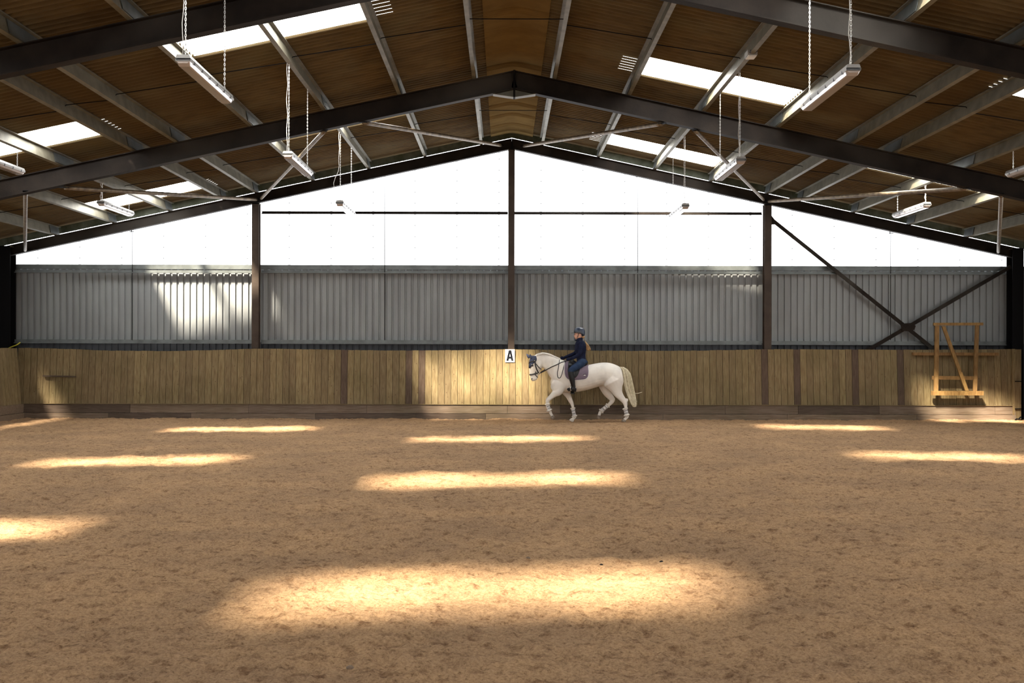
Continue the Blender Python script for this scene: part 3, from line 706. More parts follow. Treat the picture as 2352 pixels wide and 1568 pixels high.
# ================================================================ horse and rider
DH = 23.72
def H(zx, zy, dy=0.0): return P(1120+zx/5.6, 720+zy/5.6, DH+dy)
M['coat'] = mat('white_horse_coat', (.76, .725, .67), .7, 0, var=(.68, .645, .60), vscale=3, bump=.15, bscale=90, var2=(.52, .495, .46), v2scale=2.6, spec=.3)
M['hoof'] = mat('hoof_horn', (.30, .25, .20), .5, 0, var=(.12, .09, .07), vscale=12)
M['whoof'] = mat('pale_hoof_horn', (.62, .57, .50), .5, 0)
M['navy'] = mat('navy_cloth', (.012, .018, .045), .8, 0, var=(.02, .03, .07), vscale=20, bump=.2, bscale=80)
M['jacket'] = mat('navy_jacket_cloth', (.006, .009, .026), .85, 0, spec=.12, var=(.012, .016, .042), vscale=14, bump=.4, bscale=22)
M['breech'] = mat('blue_breeches_cloth', (.012, .026, .065), .8, 0, spec=.2, var=(.02, .04, .085), vscale=10, bump=.2, bscale=30)
M['leather'] = mat('black_leather', (.005, .005, .006), .36, 0, spec=.28)
M['strap'] = mat('strap_leather', (.014, .012, .014), .4, 0)
M['pad'] = mat('mauve_saddle_cloth', (.17, .125, .165), .85, 0, var=(.13, .10, .14), vscale=9, bump=.3, bscale=120)
M['fleece'] = mat('white_fleece', (.70, .66, .60), .95, 0, bump=.9, bscale=130)
M['boot'] = mat('white_boot_shell', (.64, .62, .64), .6, 0, bump=.2, bscale=60)
M['skin'] = mat('skin', (.52, .28, .20), .55, 0, var=(.58, .34, .26), vscale=20)
M['hair'] = mat('fair_hair', (.50, .32, .15), .5, 0, var=(.30, .16, .07), vscale=30)
M['tailhair'] = mat('pale_tail_hair', (.74, .69, .54), .6, 0, var=(.56, .50, .34), vscale=18)
M['helmet'] = mat('navy_helmet_shell', (.010, .022, .050), .3, 0, spec=.6, coat=.2)
M['metal'] = mat('bright_steel', (.6, .6, .6), .25, .9)
M['eye'] = mat('dark_eye', (.01, .008, .007), .1, 0)
horse = thing('horse', H(1250, 1390), 'white horse in working trot moving left along the end wall', 'horse')
# --- body
mb = MB()
def slab(T, B, w, e=2.15, dy=0.0):
    t = H(*T, dy); b_ = H(*B, dy); return mb.ring((t+b_)/2, (t-b_)/2, Vector((0, w, 0)), 24, e)
def loftS(st, n=3, e=2.15):
    R = []
    for q in spline(st, n): R.append(slab((q[0], q[1]), (q[2], q[3]), q[4], e))
    mb.loft(R)
loftS([(1722, 740, 1735, 800, .05), (1706, 692, 1737, 850, .12), (1650, 659, 1700, 955, .205), (1570, 633, 1600, 975, .262), (1480, 629, 1500, 925, .275), (1390, 641, 1400, 948, .272), (1290, 660, 1290, 980, .285),
       (1180, 672, 1180, 1004, .29), (1080, 645, 1075, 1015, .275), (985, 604, 985, 1012, .235), (905, 575, 895, 992, .215), (850, 548, 832, 925, .175), (815, 532, 822, 790, .11)])
loftS([(905, 575, 900, 900, .16), (850, 548, 820, 838, .135), (800, 524, 772, 768, .105), (750, 511, 735, 715, .085), (700, 506, 700, 688, .078), (655, 512, 690, 680, .075), (615, 528, 690, 672, .078)])
# head: front line / back line going down
loftS([(578, 538, 660, 540, .050), (553, 566, 690, 590, .085), (541, 610, 699, 645, .100), (536, 660, 697, 690, .098), (535, 700, 683, 722, .085), (537, 745, 662, 755, .066), (542, 785, 648, 790, .056), (549, 822, 645, 818, .054), (556, 848, 640, 838, .050), (566, 864, 628, 852, .036), (580, 871, 615, 862, .016)], e=2.3)
for c, r in (((655, 655, -.075), (.075, .03, .085)), ((655, 655, .075), (.075, .03, .085)), ((572, 842, -.035), (.025, .022, .025)), ((572, 842, .035), (.025, .022, .025)),
             ((905, 930, -.14), (.17, .10, .16)), ((905, 930, .14), (.17, .10, .16)), ((868, 880, 0), (.11, .15, .12)), ((572, 655, -.085), (.030, .018, .022)), ((572, 655, .085), (.030, .018, .022)),
             ((1640, 860, -.14), (.19, .14, .27)), ((1640, 860, .14), (.19, .14, .27)), ((960, 800, -.15), (.11, .075, .20)), ((960, 800, .15), (.11, .075, .20))):
    mb.ball(H(*c), r, 16, 12)
def limb(st, flat=.8, n=3):
    pts = spline([(*H(x, y, dy), r) for x, y, dy, r in st], n); mb.tube([Vector(p[:3]) for p in pts], [p[3] for p in pts], 16, True, flat, up=Vector((0, 1, 0)))
NF = [(935, 930, -.13, .13), (905, 995, -.14, .115), (858, 1032, -.145, .078), (815, 1072, -.15, .056), (776, 1108, -.15, .050), (768, 1140, -.15, .043), (774, 1180, -.15, .034), (786, 1215, -.15, .030), (800, 1248, -.15, .036), (808, 1275, -.15, .036), (822, 1302, -.15, .031), (832, 1318, -.15, .038)]
FF = [(985, 950, .13, .13), (1015, 1010, .13, .10), (1040, 1060, .13, .068), (1062, 1110, .13, .054), (1082, 1150, .13, .045), (1092, 1185, .13, .037), (1102, 1230, .13, .031), (1110, 1280, .13, .031), (1124, 1322, .13, .038), (1108, 1345, .13, .033), (1090, 1362, .13, .040)]
NH = [(1610, 880, -.14, .22), (1650, 955, -.15, .155), (1672, 1015, -.155, .115), (1706, 1065, -.16, .085), (1745, 1110, -.16, .066), (1768, 1145, -.16, .056), (1776, 1190, -.16, .040), (1780, 1240, -.16, .034), (1788, 1290, -.16, .034), (1796, 1322, -.16, .040), (1775, 1348, -.16, .034), (1757, 1368, -.16, .040)]
FHd = [(1500, 880, .13, .17), (1508, 950, .14, .12), (1540, 1020, .15, .095), (1578, 1070, .15, .075), (1606, 1105, .15, .060), (1590, 1140, .15, .050), (1555, 1175, .15, .040), (1510, 1208, .15, .036), (1468, 1246, .15, .036), (1447, 1272, .15, .040), (1437, 1298, .15, .034), (1432, 1316, .15, .040)]
for st in (NF, FF, NH, FHd): limb(st)
for a in ((1790, 1112, -.16), (1622, 1100, .15)): mb.ball(H(*a), (.035, .03, .045), 12, 8)   # points of the hocks
body = mb.build('body', M['coat'], None); remesh(body, .0115, 7); adopt(body, horse)
bvh = BVHTree.FromPolygons([v.co.copy() for v in body.data.vertices], [tuple(p.vertices) for p in body.data.polygons])
EYE = Vector((0, 0, CZ))
def drape(zx, zy, off=.01, toward=(1180, 800)):
    """nearest point of the horse's near side seen at this spot, lifted off the coat"""
    for k in range(60):
        tgt = P(1120+zx/5.6, 720+zy/5.6, 24.0); dr = (tgt-EYE).normalized(); h = bvh.ray_cast(EYE+dr*20, dr)
        if h[0] is not None: 
            n = h[1] if h[1].dot(dr) < 0 else -h[1]
            return h[0]+n*off
        zx += (toward[0]-zx)*.03; zy += (toward[1]-zy)*.03
    return tgt
def far(p, off=.01):
    """same spot on the other flank"""
    h = bvh.ray_cast(Vector((p.x, 26, p.z)), Vector((0, -1, 0)))
    if h[0] is None: return Vector((p.x, 2*DH-p.y, p.z))
    return h[0]+Vector((0, off, 0))
def cloth(cols, off, name, m, parent, thick=.012, both=True, top_off=None):
    """cols: list of (x, ztop, zbottom) in flank coordinates; draped over both flanks"""
    mb = MB(); mb.smooth = True; R = 14; G = []
    for x, zt_, zb in cols:
        near = [drape(x, zt_+(zb-zt_)*(k/R), off) for k in range(R+1)]
        col = near[::-1]
        if both: 
            t = near[0]; top = bvh.ray_cast(Vector((t.x, DH, 4)), Vector((0, 0, -1)))
            if top[0] is not None: col.append(top[0]+Vector((0, 0, off)))
            col += [far(p, off) for p in near]
        G.append(col)
    n = len(G[0]); mb.add([v for c_ in G for v in c_], [(i*n+j, i*n+j+1, (i+1)*n+j+1, (i+1)*n+j) for i in range(len(G)-1) for j in range(n-1)])
    o = mb.build(name, m, None); s = o.modifiers.new('thickness', 'SOLIDIFY'); s.thickness = thick; s.offset = 0
    sm = o.modifiers.new('soft', 'SMOOTH'); sm.factor = .5; sm.iterations = 3
    if parent is not None: adopt(o, parent)
    return o
def strap(pts, name, parent, w=.011, off=.006, m='strap', on=True, n=5, flat=.35, dys=None):
    if on: q = [drape(*p, off, (610, 770) if pts[0][0] < 700 else (1180, 800)) for p in [tuple(s) for s in spline(pts, n)]]
    else: q = [H(*tuple(s)) for s in spline(pts, n)]
    mb = MB(); mb.smooth = True; mb.tube(q, w, 8, False, flat, up=Vector((0, 1, 0))); return mb.build(name, M[m], parent)
# hooves
def hoof(st, parent, m='hoof', tip=(0, 0), r=.05):
    p, q = H(*st[0]), H(*st[1]); mb = MB(); mb.smooth = True; t = (q-p).normalized()
    mb.tube([p, p.lerp(q, .5), q], [r*.80, r*.98, r*1.12], 14, False, .9, up=Vector((0, 1, 0))); o = mb.build('hoof', M[m], parent); return o
hoof(((831, 1312, -.15), (846, 1352, -.15)), horse, 'hoof', r=.042)
hoof(((1094, 1355, .13), (1074, 1386, .13)), horse, 'whoof', r=.050)
hoof(((1762, 1362, -.16), (1744, 1392, -.16)), horse, 'hoof', r=.047)
hoof(((1434, 1308, .15), (1426, 1352, .15)), horse, 'hoof', r=.042)
# leg boots
def legboot(st, i0, i1, dy, horse, r=.047, bot=None):
    pts = [H(*a, dy) for a in st]; mb = MB(); mb.smooth = True
    mb.tube(pts, [r]+[r*.96]*(len(pts)-2)+[r*1.08], 16, False, .95, up=Vector((0, 1, 0))); b_ = mb.build('leg_boot', M['boot'], horse)
    for k, rr in ((0, r*1.12), (-1, r*1.28)):
        c = pts[k]; t = (pts[1]-pts[0]).normalized() if k == 0 else (pts[-1]-pts[-2]).normalized(); a = Vector((0, 1, 0)); s = t.cross(a).normalized(); mb = MB(); mb.smooth = True; rings = []
        rs_ = random.Random(k*7+int(st[0][0]))
        for i in range(17):
            th = 2*math.pi*(i % 16)/16; d_ = a*math.cos(th)+s*math.sin(th); r2 = .020+.004*math.sin(i % 16*2.3)
            rings.append([c+d_*(rr*.82)+d_*r2*math.cos(q)+t*r2*.9*math.sin(q) for q in [2*math.pi*j/8 for j in range(8)]])
        mb.loft(rings, cap=False); mb.build('fleece_trim', M['fleece'], b_)
    for f in (.3, .65):
        c = pts[0].lerp(pts[-1], f); t = (pts[-1]-pts[0]).normalized(); mb = MB(); mb.tube([c-t*.011, c+t*.011], r*1.04, 16, False, .98, up=Vector((0, 1, 0))); mb.build('fastening', M['lampbody'], b_)
legboot([(770, 1165), (778, 1205), (795, 1243)], 0, 0, -.15, horse, .045)
legboot([(1097, 1218), (1106, 1270), (1118, 1318)], 0, 0, .13, horse, .043)
legboot([(1770, 1222), (1780, 1262), (1790, 1305)], 0, 0, -.16, horse, .046)
legboot([(1545, 1182), (1505, 1214), (1462, 1254)], 0, 0, .15, horse, .045)
# eye and nostril
for s in (-1, 1):
    e = drape(578, 668, -.004); e.y = e.y if s < 0 else 2*DH-e.y
    mb = MB(); mb.smooth = True; mb.ball(e, (.024, .014, .020), 12, 8); mb.build('eye', M['eye'], horse)
    e = drape(568, 838, -.004, (600, 830)); e.y = e.y if s < 0 else 2*DH-e.y
    mb = MB(); mb.smooth = True; mb.ball(e, (.014, .010, .022), 10, 6); mb.build('nostril', M['eye'], horse)
# tail: a bundle of many hairs, one mesh
mb = MB(); mb.smooth = True; rt = random.Random(4)
core = spline([(1690, 688, 0), (1748, 705, 0), (1786, 780, 0), (1806, 880, 0), (1828, 990, 0), (1858, 1090, 0), (1882, 1170, 0), (1892, 1212, 0)], 3)
wd = [8, 24, 46, 58, 62, 56, 46, 34, 16]
for k in range(190):
    u = rt.uniform(-1, 1); v = rt.uniform(-1, 1); ln = rt.uniform(.62, 1.0); pts = []; n_ = len(core)
    for i in range(0, int(n_*ln)+1, 2):
        i = min(i, n_-1); f = i/(n_-1); w = np.interp(f*8, range(9), wd); c = core[i]
        sag = -18*f*(1-ln)
        pts.append(H(c[0]+u*w*.9+4*math.sin(f*9+k), c[1]+abs(u)*-w*.15+sag, v*.075*math.sin(math.pi*min(1, f*1.3+.12))))
    if len(pts) > 2: mb.tube(pts, [.007]+[.0085]*(len(pts)-2)+[.002], 5)
st_ = spline([(1845, 1005, -.04), (1880, 1022, -.04), (1930, 1025, -.04), (1990, 1008, -.04)], 4); mb.tube([H(*s_) for s_ in st_], [.006]*(len(st_)-1)+[.001], 5)
for ex, ey in ((1925, 1130), (1915, 1105), (1905, 1160)):
    st_ = spline([(1850, 1060, -.03), ((1850+ex)/2, ey-20, -.03), (ex, ey, -.03)], 3); mb.tube([H(*s_) for s_ in st_], [.005]*(len(st_)-1)+[.001], 5)
mb.build('tail', M['tailhair'], horse)
# short mane along the crest
mb = MB(); mb.smooth = True
for k in range(95):
    f = k/94; q = spline([(628, 524), (700, 505), (780, 517), (850, 545), (925, 578)], 10); c = q[min(len(q)-1, int(f*(len(q)-1)))]
    b0 = H(c[0]+rt.uniform(-3, 3), c[1]+5, rt.uniform(-.015, .015)); L_ = rt.uniform(8, 24)
    mb.tube([b0, H(c[0]+4, c[1]-2+L_*.1, -.03), H(c[0]+8, c[1]+L_*.6, -.058), H(c[0]+12, c[1]+L_*1.2, -.066)], [.012, .012, .009, .003], 5)
mb.build('mane', M['coat'], horse)
# ears in a navy ear bonnet
bon = thing('ear_bonnet', H(580, 560), 'navy ear bonnet over the poll of the white horse', 'bonnet')
for tip, b1, b2, dy in (((498, 516), (524, 584), (562, 556), .055), ((543, 516), (548, 585), (592, 585), -.055)):
    mb = MB(); mb.smooth = True; base = (H(*b1, dy)+H(*b2, dy))/2; T = H(*tip, dy*1.15); R = []
    wv = (H(*b2, dy)-H(*b1, dy))/2
    for f, s in ((0, .8), (.15, 1.0), (.4, 1.0), (.65, .7), (.85, .38), (1, .06)):
        R.append(mb.ring(base.lerp(T, f), wv*s*.8, Vector((0, .032*s, 0)), 12))
    mb.loft(R); mb.build('ear_cover', M['navy'], bon)
mb = MB(); mb.smooth = True; G = []
for zy, xa, xb in ((545, 575, 622), (560, 560, 626), (580, 548, 630), (600, 543, 630), (620, 541, 618), (640, 539, 590), (665, 538, 568), (700, 537, 553)):
    row = [drape(xb+(xa-xb)*k/8, zy, .008, (610, 620)) for k in range(9)]; G.append(row+[far(p, .008) for p in row[::-1]])
n = len(G[0]); mb.add([v for c_ in G for v in c_], [(i*n+j, i*n+j+1, (i+1)*n+j+1, (i+1)*n+j) for i in range(len(G)-1) for j in range(n-1)])
o = mb.build('crown_cloth', M['navy'], bon); s = o.modifiers.new('thickness', 'SOLIDIFY'); s.thickness = .01; s.offset = 0
# bridle
br = thing('bridle', H(610, 700), 'black bridle on the head of the white horse', 'bridle')
strap([(612, 590), (612, 640), (622, 690), (640, 735), (652, 757)], 'cheekpiece', br, .014, .012)
strap([(604, 618), (575, 616), (550, 626), (540, 640)], 'browband', br, .014, .016)
strap([(616, 640), (650, 680), (684, 716)], 'throat_lash', br, .009)
strap([(541, 783), (570, 783), (610, 772), (650, 758)], 'noseband', br, .016, .010)
strap([(606, 772), (622, 800), (645, 822)], 'flash_strap', br, .009, .008)
strap([(618, 742), (612, 765), (600, 775)], 'keeper_strap', br, .009, .010)
for s in (-1, 1):
    c = drape(648, 762, .022, (600, 760)); c.y = c.y if s < 0 else 2*DH-c.y
    mb = MB(); mb.smooth = True; R = []
    for i in range(17):
        th = 2*math.pi*(i % 16)/16; d_ = Vector((math.cos(th), 0, math.sin(th))); R.append([c+d_*.032+d_*.006*math.cos(q)+Vector((0, .006*math.sin(q), 0)) for q in [2*math.pi*j/6 for j in range(6)]])
    mb.loft(R, cap=False); mb.build('bit_ring', M['metal'], br)
c = drape(604, 606, .02, (610, 620)); mb = MB(); mb.ball(c, (.013, .008, .013), 8, 6); mb.build('browband_rosette', M['metal'], br)
bit = drape(652, 762, .03, (600, 760))
hand_n = H(1035, 592, -.25); hand_f = H(958, 574, .10)
mb = MB(); mb.smooth = True; q = [bit]+[drape(*s_, .028) for s_ in ((775, 712), (830, 688), (890, 662), (950, 635))]
q = [q[0], q[0].lerp(q[1], .5)+Vector((0, -.03, -.006))]+q[1:]+[H(1005, 612, -.25), hand_n]
mb.tube(q, .011, 8, False, .35, up=Vector((0, 1, 0))); mb.build('rein', M['strap'], br)
bf = Vector((bit.x, 2*DH-bit.y, bit.z)); mb = MB(); mb.tube([bf, bf.lerp(hand_f, .5)+Vector((0, .05, -.01)), hand_f], .011, 8, False, .35, up=Vector((0, 1, 0))); mb.build('rein', M['strap'], br)
q = [H(930, 582, .05), H(922, 600, -.12)]+[drape(*tuple(s), .016) for s in spline([(920, 625), (912, 690), (900, 760), (903, 810), (918, 828), (938, 818), (958, 770), (975, 700), (990, 645)], 4)]+[H(1010, 612, -.25), hand_n]
mb = MB(); mb.smooth = True; mb.tube(q, .010, 8, False, .4, up=Vector((0, 1, 0))); mb.build('rein_end', M['strap'], br)
# saddle cloth
sc = thing('saddle_pad', H(1140, 850), 'mauve saddle pad with a rounded corner under the black saddle', 'saddle pad')
def sp_top(x): return float(np.interp(x, [980, 1000, 1060, 1120, 1180, 1240, 1300], [606, 612, 640, 662, 678, 672, 664]))+4
def pad_bot(x): return float(np.interp(x, [986, 990, 1000, 1015, 1035, 1060, 1150, 1230, 1262, 1282, 1293, 1299], [690, 745, 800, 826, 842, 851, 853, 847, 838, 820, 795, 740]))
cloth([(x, sp_top(x), pad_bot(x)) for x in [986, 988, 991, 996, 1003, 1012, 1025, 1040, 1060, 1085, 1110, 1140, 1170, 1200, 1225, 1245, 1260, 1272, 1282, 1290, 1295, 1299]], .022, 'pad_cloth', M['pad'], sc, .016)
edge = [(987, 640), (985, 700), (990, 760), (1002, 808), (1025, 837), (1060, 852), (1150, 855), (1230, 848), (1265, 838), (1288, 812), (1298, 760), (1296, 690)]
strap(edge, 'piping', sc, .007, .034, 'boot', n=4, flat=.8)
mb = MB(); c = [drape(x, y, .036) for x, y in ((1230, 785), (1262, 785), (1262, 803), (1230, 803))]
mb.add([c[0], c[1], c[2], c[3]]+[v+Vector((0, -.003, 0)) for v in c], [(0, 1, 2, 3), (7, 6, 5, 4), (0, 4, 5, 1), (1, 5, 6, 2), (2, 6, 7, 3), (3, 7, 4, 0)]); mb.build('badge', M['ink'], sc)
mb = MB(); c = [drape(x, y, .041) for x, y in ((1232, 795), (1240, 791), (1246, 794), (1252, 789), (1260, 793), (1260, 799), (1232, 800))]
mb.add(c, [tuple(range(7))]); mb.build('badge_motif', M['white'], sc)
# saddle
sd = thing('saddle', H(1170, 700), 'black leather dressage saddle under the rider', 'saddle')
mb = MB(); mb.smooth = True; R = []
for zx, zt_, zb, w in ((1052, 615, 652, .045), (1068, 592, 660, .085), (1095, 588, 668, .11), (1130, 612, 685, .12), (1180, 645, 700, .15), (1225, 640, 696, .17), (1258, 612, 688, .165), (1278, 600, 676, .13), (1288, 610, 664, .07)):
    t = H(zx, zt_); b_ = H(zx, zb); R.append(mb.ring((t+b_)/2, (t-b_)/2, Vector((0, w, 0)), 20, 2.2))
mb.loft(R); mb.build('seat', M['leather'], sd)
cloth([(x, max(sp_top(x)+2, 655), b_) for x, b_ in ((1032, 740), (1040, 775), (1055, 812), (1080, 832), (1110, 836), (1140, 826), (1162, 795), (1178, 755), (1190, 715))], .042, 'flap', M['leather'], sd, .012)
for s in (-1, 1):
    pts = [drape(1095, 852, .03), drape(1095, 930, .02), drape(1092, 985, .015), drape(1090, 1008, .012)]
    if s > 0: pts = [far(p, .015) for p in pts]
    mb = MB(); mb.smooth = True; mb.tube(pts, .04, 8, False, .2, up=Vector((0, 1, 0))); mb.build('girth', M['leather'], sd)
mb = MB(); mb.box(H(1090, 1022, 0), (.085, .40, .02)); mb.build('girth', M['leather'], sd)
for s in (-1, 1):
    dy = s*.385; c = H(1078, 985, dy); mb = MB(); mb.smooth = True
    q = [c+Vector(v) for v in ((-.065, 0, 0), (-.062, 0, .05), (-.04, 0, .10), (0, 0, .125), (.04, 0, .10), (.062, 0, .05), (.065, 0, 0), (0, 0, -.002), (-.065, 0, 0))]
    q = [Vector((c.x+(v.y-c.y)+(v.x-c.x)*.45, c.y+(v.x-c.x)*.9, v.z)) for v in q]
    mb.tube(q, .008, 8); mb.build('stirrup_iron', M['metal'], sd)
    mb = MB(); p0 = H(1120, 700, s*.31); mb.tube([p0, p0.lerp(c, .5)+Vector((0, s*.03, 0)), c+Vector((0, 0, .125))], .014, 8, False, .25, up=Vector((0, 1, 0))); mb.build('stirrup_leather', M['strap'], sd)

# --- rider
rider = thing('person', H(1190, 640), 'rider in navy jacket, blue breeches, black boots and helmet on the white horse', 'person')
def body_torso(mb, g=0.0, z0=330, z1=660):
    R = []
    for zy, xf, xb, w in ((334, 1158, 1212, .050), (350, 1150, 1228, .085), (366, 1140, 1242, .145), (385, 1132, 1252, .172), (420, 1128, 1262, .168), (465, 1124, 1263, .150), (515, 1138, 1257, .128), (560, 1146, 1258, .135), (600, 1150, 1266, .160), (640, 1156, 1270, .165), (662, 1170, 1262, .150)):
        if z0 <= zy <= z1:
            k = 5.6*F/DH
            a = H(xf, zy)+Vector((-g, 0, 0)); b_ = H(xb, zy)+Vector((g, 0, 0)); R.append(mb.ring((a+b_)/2, (b_-a)/2, Vector((0, w+g, 0)), 20, 2.3))
    mb.loft(R)
ARM_N = [(1203, 378, -.165, .050), (1200, 440, -.205, .047), (1186, 515, -.225, .042), (1150, 545, -.22, .038), (1105, 565, -.235, .032), (1068, 580, -.245, .025)]
ARM_F = [(1195, 378, .165, .050), (1165, 440, .205, .046), (1135, 500, .225, .041), (1085, 528, .19, .036), (1030, 550, .14, .031), (988, 566, .115, .025)]
def LEG(s): return [(1222, 622, s*.10, .092), (1180, 655, s*.19, .086), (1120, 695, s*.28, .073), (1075, 728, s*.335, .062), (1070, 765, s*.35, .056), (1082, 830, s*.36, .056), (1094, 890, s*.365, .046), (1102, 935, s*.37, .036), (1108, 958, s*.37, .034)]
def rlimb(mb, st, g=0, n=3):
    pts = spline([(*H(x, y, dy), r+g) for x, y, dy, r in st], n); mb.tube([Vector(p[:3]) for p in pts], [p[3] for p in pts], 14, True, .95, up=Vector((0, 1, 0)))
mb = MB()
body_torso(mb, -.012)
for st in (ARM_N, ARM_F, LEG(-1), LEG(1)): rlimb(mb, st, -.010)
R = []
for zy, xf, xb, w in ((192, 1150, 1205, .03), (205, 1130, 1222, .058), (225, 1120, 1232, .070), (248, 1117, 1234, .073), (266, 1119, 1232, .071), (282, 1120, 1226, .067), (298, 1121, 1216, .060), (312, 1124, 1204, .050), (322, 1130, 1190, .036), (328, 1140, 1180, .02)):
    a = H(xf, zy); b_ = H(xb, zy); R.append(mb.ring((a+b_)/2, (b_-a)/2, Vector((0, w, 0)), 20, 2.15))
mb.loft(R)
mb.tube([H(1178, 300), H(1182, 345)], [.050, .056], 16, True)
mb.tube([H(1121, 268), H(1113, 286), H(1117, 293)], [.007, .012, .010], 8, True); mb.ball(H(1121, 304), (.010, .022, .008), 10, 6); mb.ball(H(1128, 320), (.014, .018, .012), 10, 6)
mb.ball(H(1186, 270, -.071), (.010, .007, .018), 10, 8); mb.ball(H(1186, 270, .071), (.010, .007, .018), 10, 8)
bd = mb.build('body', M['skin']); remesh(bd, .0065, 2); adopt(bd, rider)
for s in (-1, 1):
    mb = MB(); mb.smooth = True; mb.ball(H(1124.5, 266, s*.028), (.008, .011, .006), 8, 6); mb.build('eye', M['eye'], rider)
M['lips'] = mat('lips', (.40, .12, .10), .5); mb = MB(); mb.smooth = True; mb.ball(H(1118.5, 304.5, 0), (.006, .018, .005), 10, 6); mb.build('lips', M['lips'], rider)
# jacket
mb = MB(); body_torso(mb, .008, 350, 640)
for st in (ARM_N, ARM_F): rlimb(mb, st, .007)
a = H(1150, 640); 
R = []
for zy, xf, xb, w in ((590, 1148, 1268, .175), (620, 1150, 1272, .185), (650, 1160, 1277, .180)):
    a = H(xf, zy); b_ = H(xb, zy); R.append(mb.ring((a+b_)/2, (b_-a)/2, Vector((0, w, 0)), 20, 2.3))
mb.loft(R)
jk = mb.build('jacket', M['jacket']); remesh(jk, .0085, 3); adopt(jk, rider)
mb = MB(); mb.smooth = True; R = []
for zy, xf, xb, w in ((352, 1150, 1226, .070), (330, 1142, 1222, .064), (312, 1148, 1226, .066)):
    a = H(xf, zy+6); b_ = H(xb, zy-8); R.append(mb.ring((a+b_)/2, (b_-a)/2, Vector((0, w, 0)), 20, 2.1))
R2 = [[v+(Vector((sum(u.x for u in r_)/20, sum(u.y for u in r_)/20, v.z))-v)*.10 for v in r_] for r_ in R[::-1]]
mb.loft(R+R2, cap=False); mb.build('collar', M['jacket'], rider)
mb = MB(); mb.tube([H(1148, 345), H(1126, 345), H(1122, 352)], [.012, .010, .004], 8); mb.build('collar_flap', M['jacket'], rider)
# breeches and boots
for s in (-1, 1):
    L_ = LEG(s); mb = MB(); rlimb(mb, L_[:5], .006)
    mb.ball(H(1228, 628, s*.09), (.10, .09, .085), 14, 10)
    o = mb.build('breeches_leg', M['breech']); remesh(o, .009, 3); adopt(o, rider)
    mb = MB(); rlimb(mb, [(1068, 752, s*.348, .056)]+L_[5:], .009)
    dy = s*.375
    ft = spline([(*H(1124, 972, dy), .036), (*H(1100, 975, dy), .038), (*H(1065, 970, dy+s*.005), .034), (*H(1035, 972, dy+s*.01), .027)], 3)
    mb.tube([Vector(p[:3]) for p in ft], [p[3] for p in ft], 14, True, 1.05, up=Vector((0, 1, 0)))
    mb.tube([H(1108, 935, s*.37), H(1100, 975, dy)], [.042, .046], 12, True); mb.box(H(1124, 996, dy), (.055, .06, .03)); mb.box(H(1075, 993, dy), (.15, .065, .014))
    o = mb.build('riding_boot', M['leather']); remesh(o, .008, 3); adopt(o, rider)
    mb = MB(); mb.smooth = True; mb.tube([H(1134, 955, dy+.03), H(1150, 955, dy), H(1134, 955, dy-.03)], .006, 6, True); mb.build('spur', M['metal'], o)
# gloved hands with curled fingers round the rein
def hand(c, fwd, side, name='glove'):
    c = Vector(c); f = Vector(fwd).normalized(); up = Vector((0, 0, 1)); lat = Vector((0, side, 0)); mb = MB()
    mb.tube([c-f*.075, c-f*.045, c-f*.01, c+f*.018], [.023, .028, .034, .030], 12, True, .62, up=Vector((0, 1, 0)))
    for i, (l, dz) in enumerate(((.034, .024), (.038, .009), (.035, -.006), (.028, -.020))):      # index .. little
        k0 = c+f*.020+up*dz; k1 = k0+f*l*.75-lat*.006; k2 = k1+(-lat*.85-f*.2-up*.1).normalized()*l*.7; k3 = k2+(-f*.9-lat*.1).normalized()*l*.6
        mb.tube([k0, k1, k2, k3], [.0095, .0092, .0086, .0075], 8, True)
    t0 = c-f*.015+up*.026-lat*.004; t1 = t0+f*.028+up*.012-lat*.008; t2 = t1+f*.026-up*.004-lat*.004
    mb.tube([t0, t1, t2], [.0115, .0105, .0088], 8, True)
    o = mb.build(name, M['jacket']); remesh(o, .0042, 1); adopt(o, rider); return o
M['glove'] = M['jacket']
hand(H(1040, 590, -.25), (-1, .05, -.30), -1); hand(H(962, 574, .11), (-1, -.05, -.22), 1)
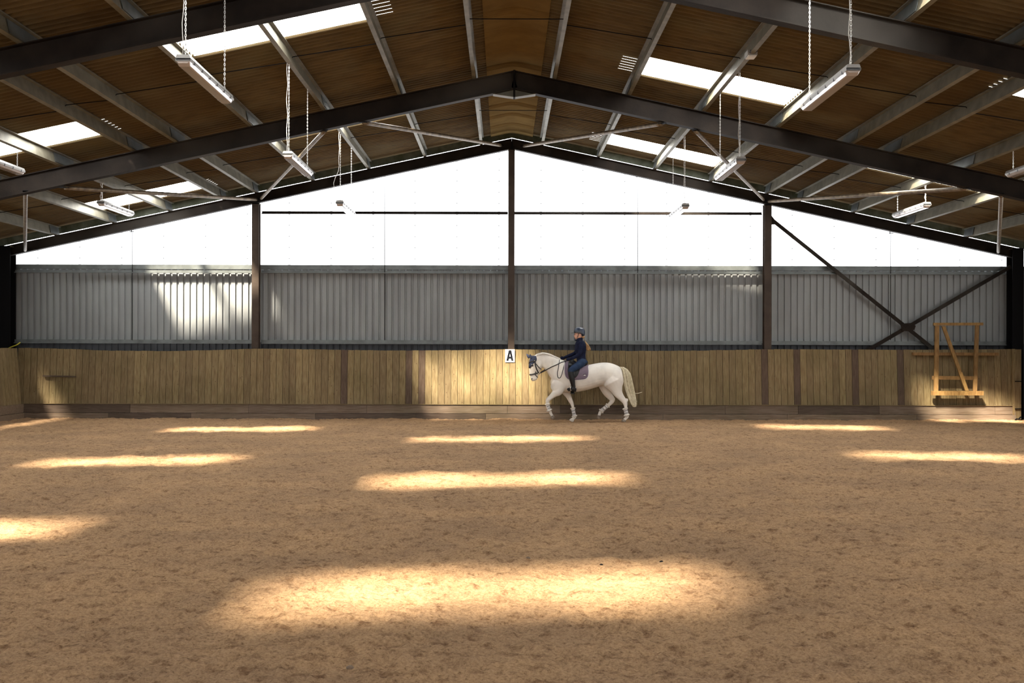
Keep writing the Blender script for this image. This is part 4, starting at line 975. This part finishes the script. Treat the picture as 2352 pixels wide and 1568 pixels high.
# helmet
mb = MB(); mb.smooth = True; R = []
for zy, xf, xb, w in ((172, 1165, 1195, .012), (176, 1148, 1213, .040), (186, 1130, 1232, .066), (202, 1117, 1244, .086), (222, 1110, 1251, .096), (240, 1109, 1253, .099), (250, 1112, 1253, .098)):
    a = H(xf, zy); b_ = H(xb, zy); R.append(mb.ring((a+b_)/2, (b_-a)/2, Vector((0, w, 0)), 24, 2.1))
for zy, xf, xb, w in ((262, 1190, 1252, .094), (280, 1200, 1246, .080), (291, 1206, 1236, .060)):
    a = H(xf, zy); b_ = H(xb, zy); R.append(mb.ring((a+b_)/2, (b_-a)/2, Vector((0, w, 0)), 24, 2.1))
mb.loft(R); hm = mb.build('helmet', M['helmet'], rider)
mb = MB(); mb.smooth = True; R = []
for k, (zx, w) in enumerate(((1135, .088), (1115, .086), (1098, .074), (1086, .054), (1078, .024))):
    c = H(zx, 246+ (1135-zx)*.05); R.append(mb.ring(c, Vector((0, w, 0)), Vector((0, 0, .006 if k < 4 else .003)), 14))
mb.loft(R); mb.build('peak', M['leather'], hm)
mb = MB(); mb.tube([H(1135, 243, -.086), H(1165, 243, -.099), H(1200, 243, -.101)], .005, 6, False); mb.build('helmet_trim', M['metal'], hm)
for s in (-1, 1):
    mb = MB(); mb.tube([H(1170, 252, s*.080), H(1162, 290, s*.068), H(1150, 318, s*.035), H(1146, 328, 0)], .008, 6, False, .5, up=Vector((0, 1, 0))); mb.build('chin_strap', M['strap'], hm)
# pony tail
mb = MB(); mb.smooth = True; rh = random.Random(2)
for k in range(80):
    u, v = rh.uniform(-1, 1), rh.uniform(-1, 1); ln = rh.uniform(.8, 1)
    st_ = spline([(1236, 318, 0), (1252, 350, .01), (1274+u*12, 390, v*.02), (1290+u*24, 430, v*.03), (1300+u*26, 478-10*(1-ln)-abs(u)*8, v*.02)], 3)
    mb.tube([H(*s_) for s_ in st_], [.006]*(len(st_)-1)+[.002], 5)
mb.build('ponytail', M['hair'], rider)
mb = MB(); mb.smooth = True; mb.ball(H(1222, 300, 0), (.05, .055, .035), 12, 8); mb.build('hair', M['hair'], rider)
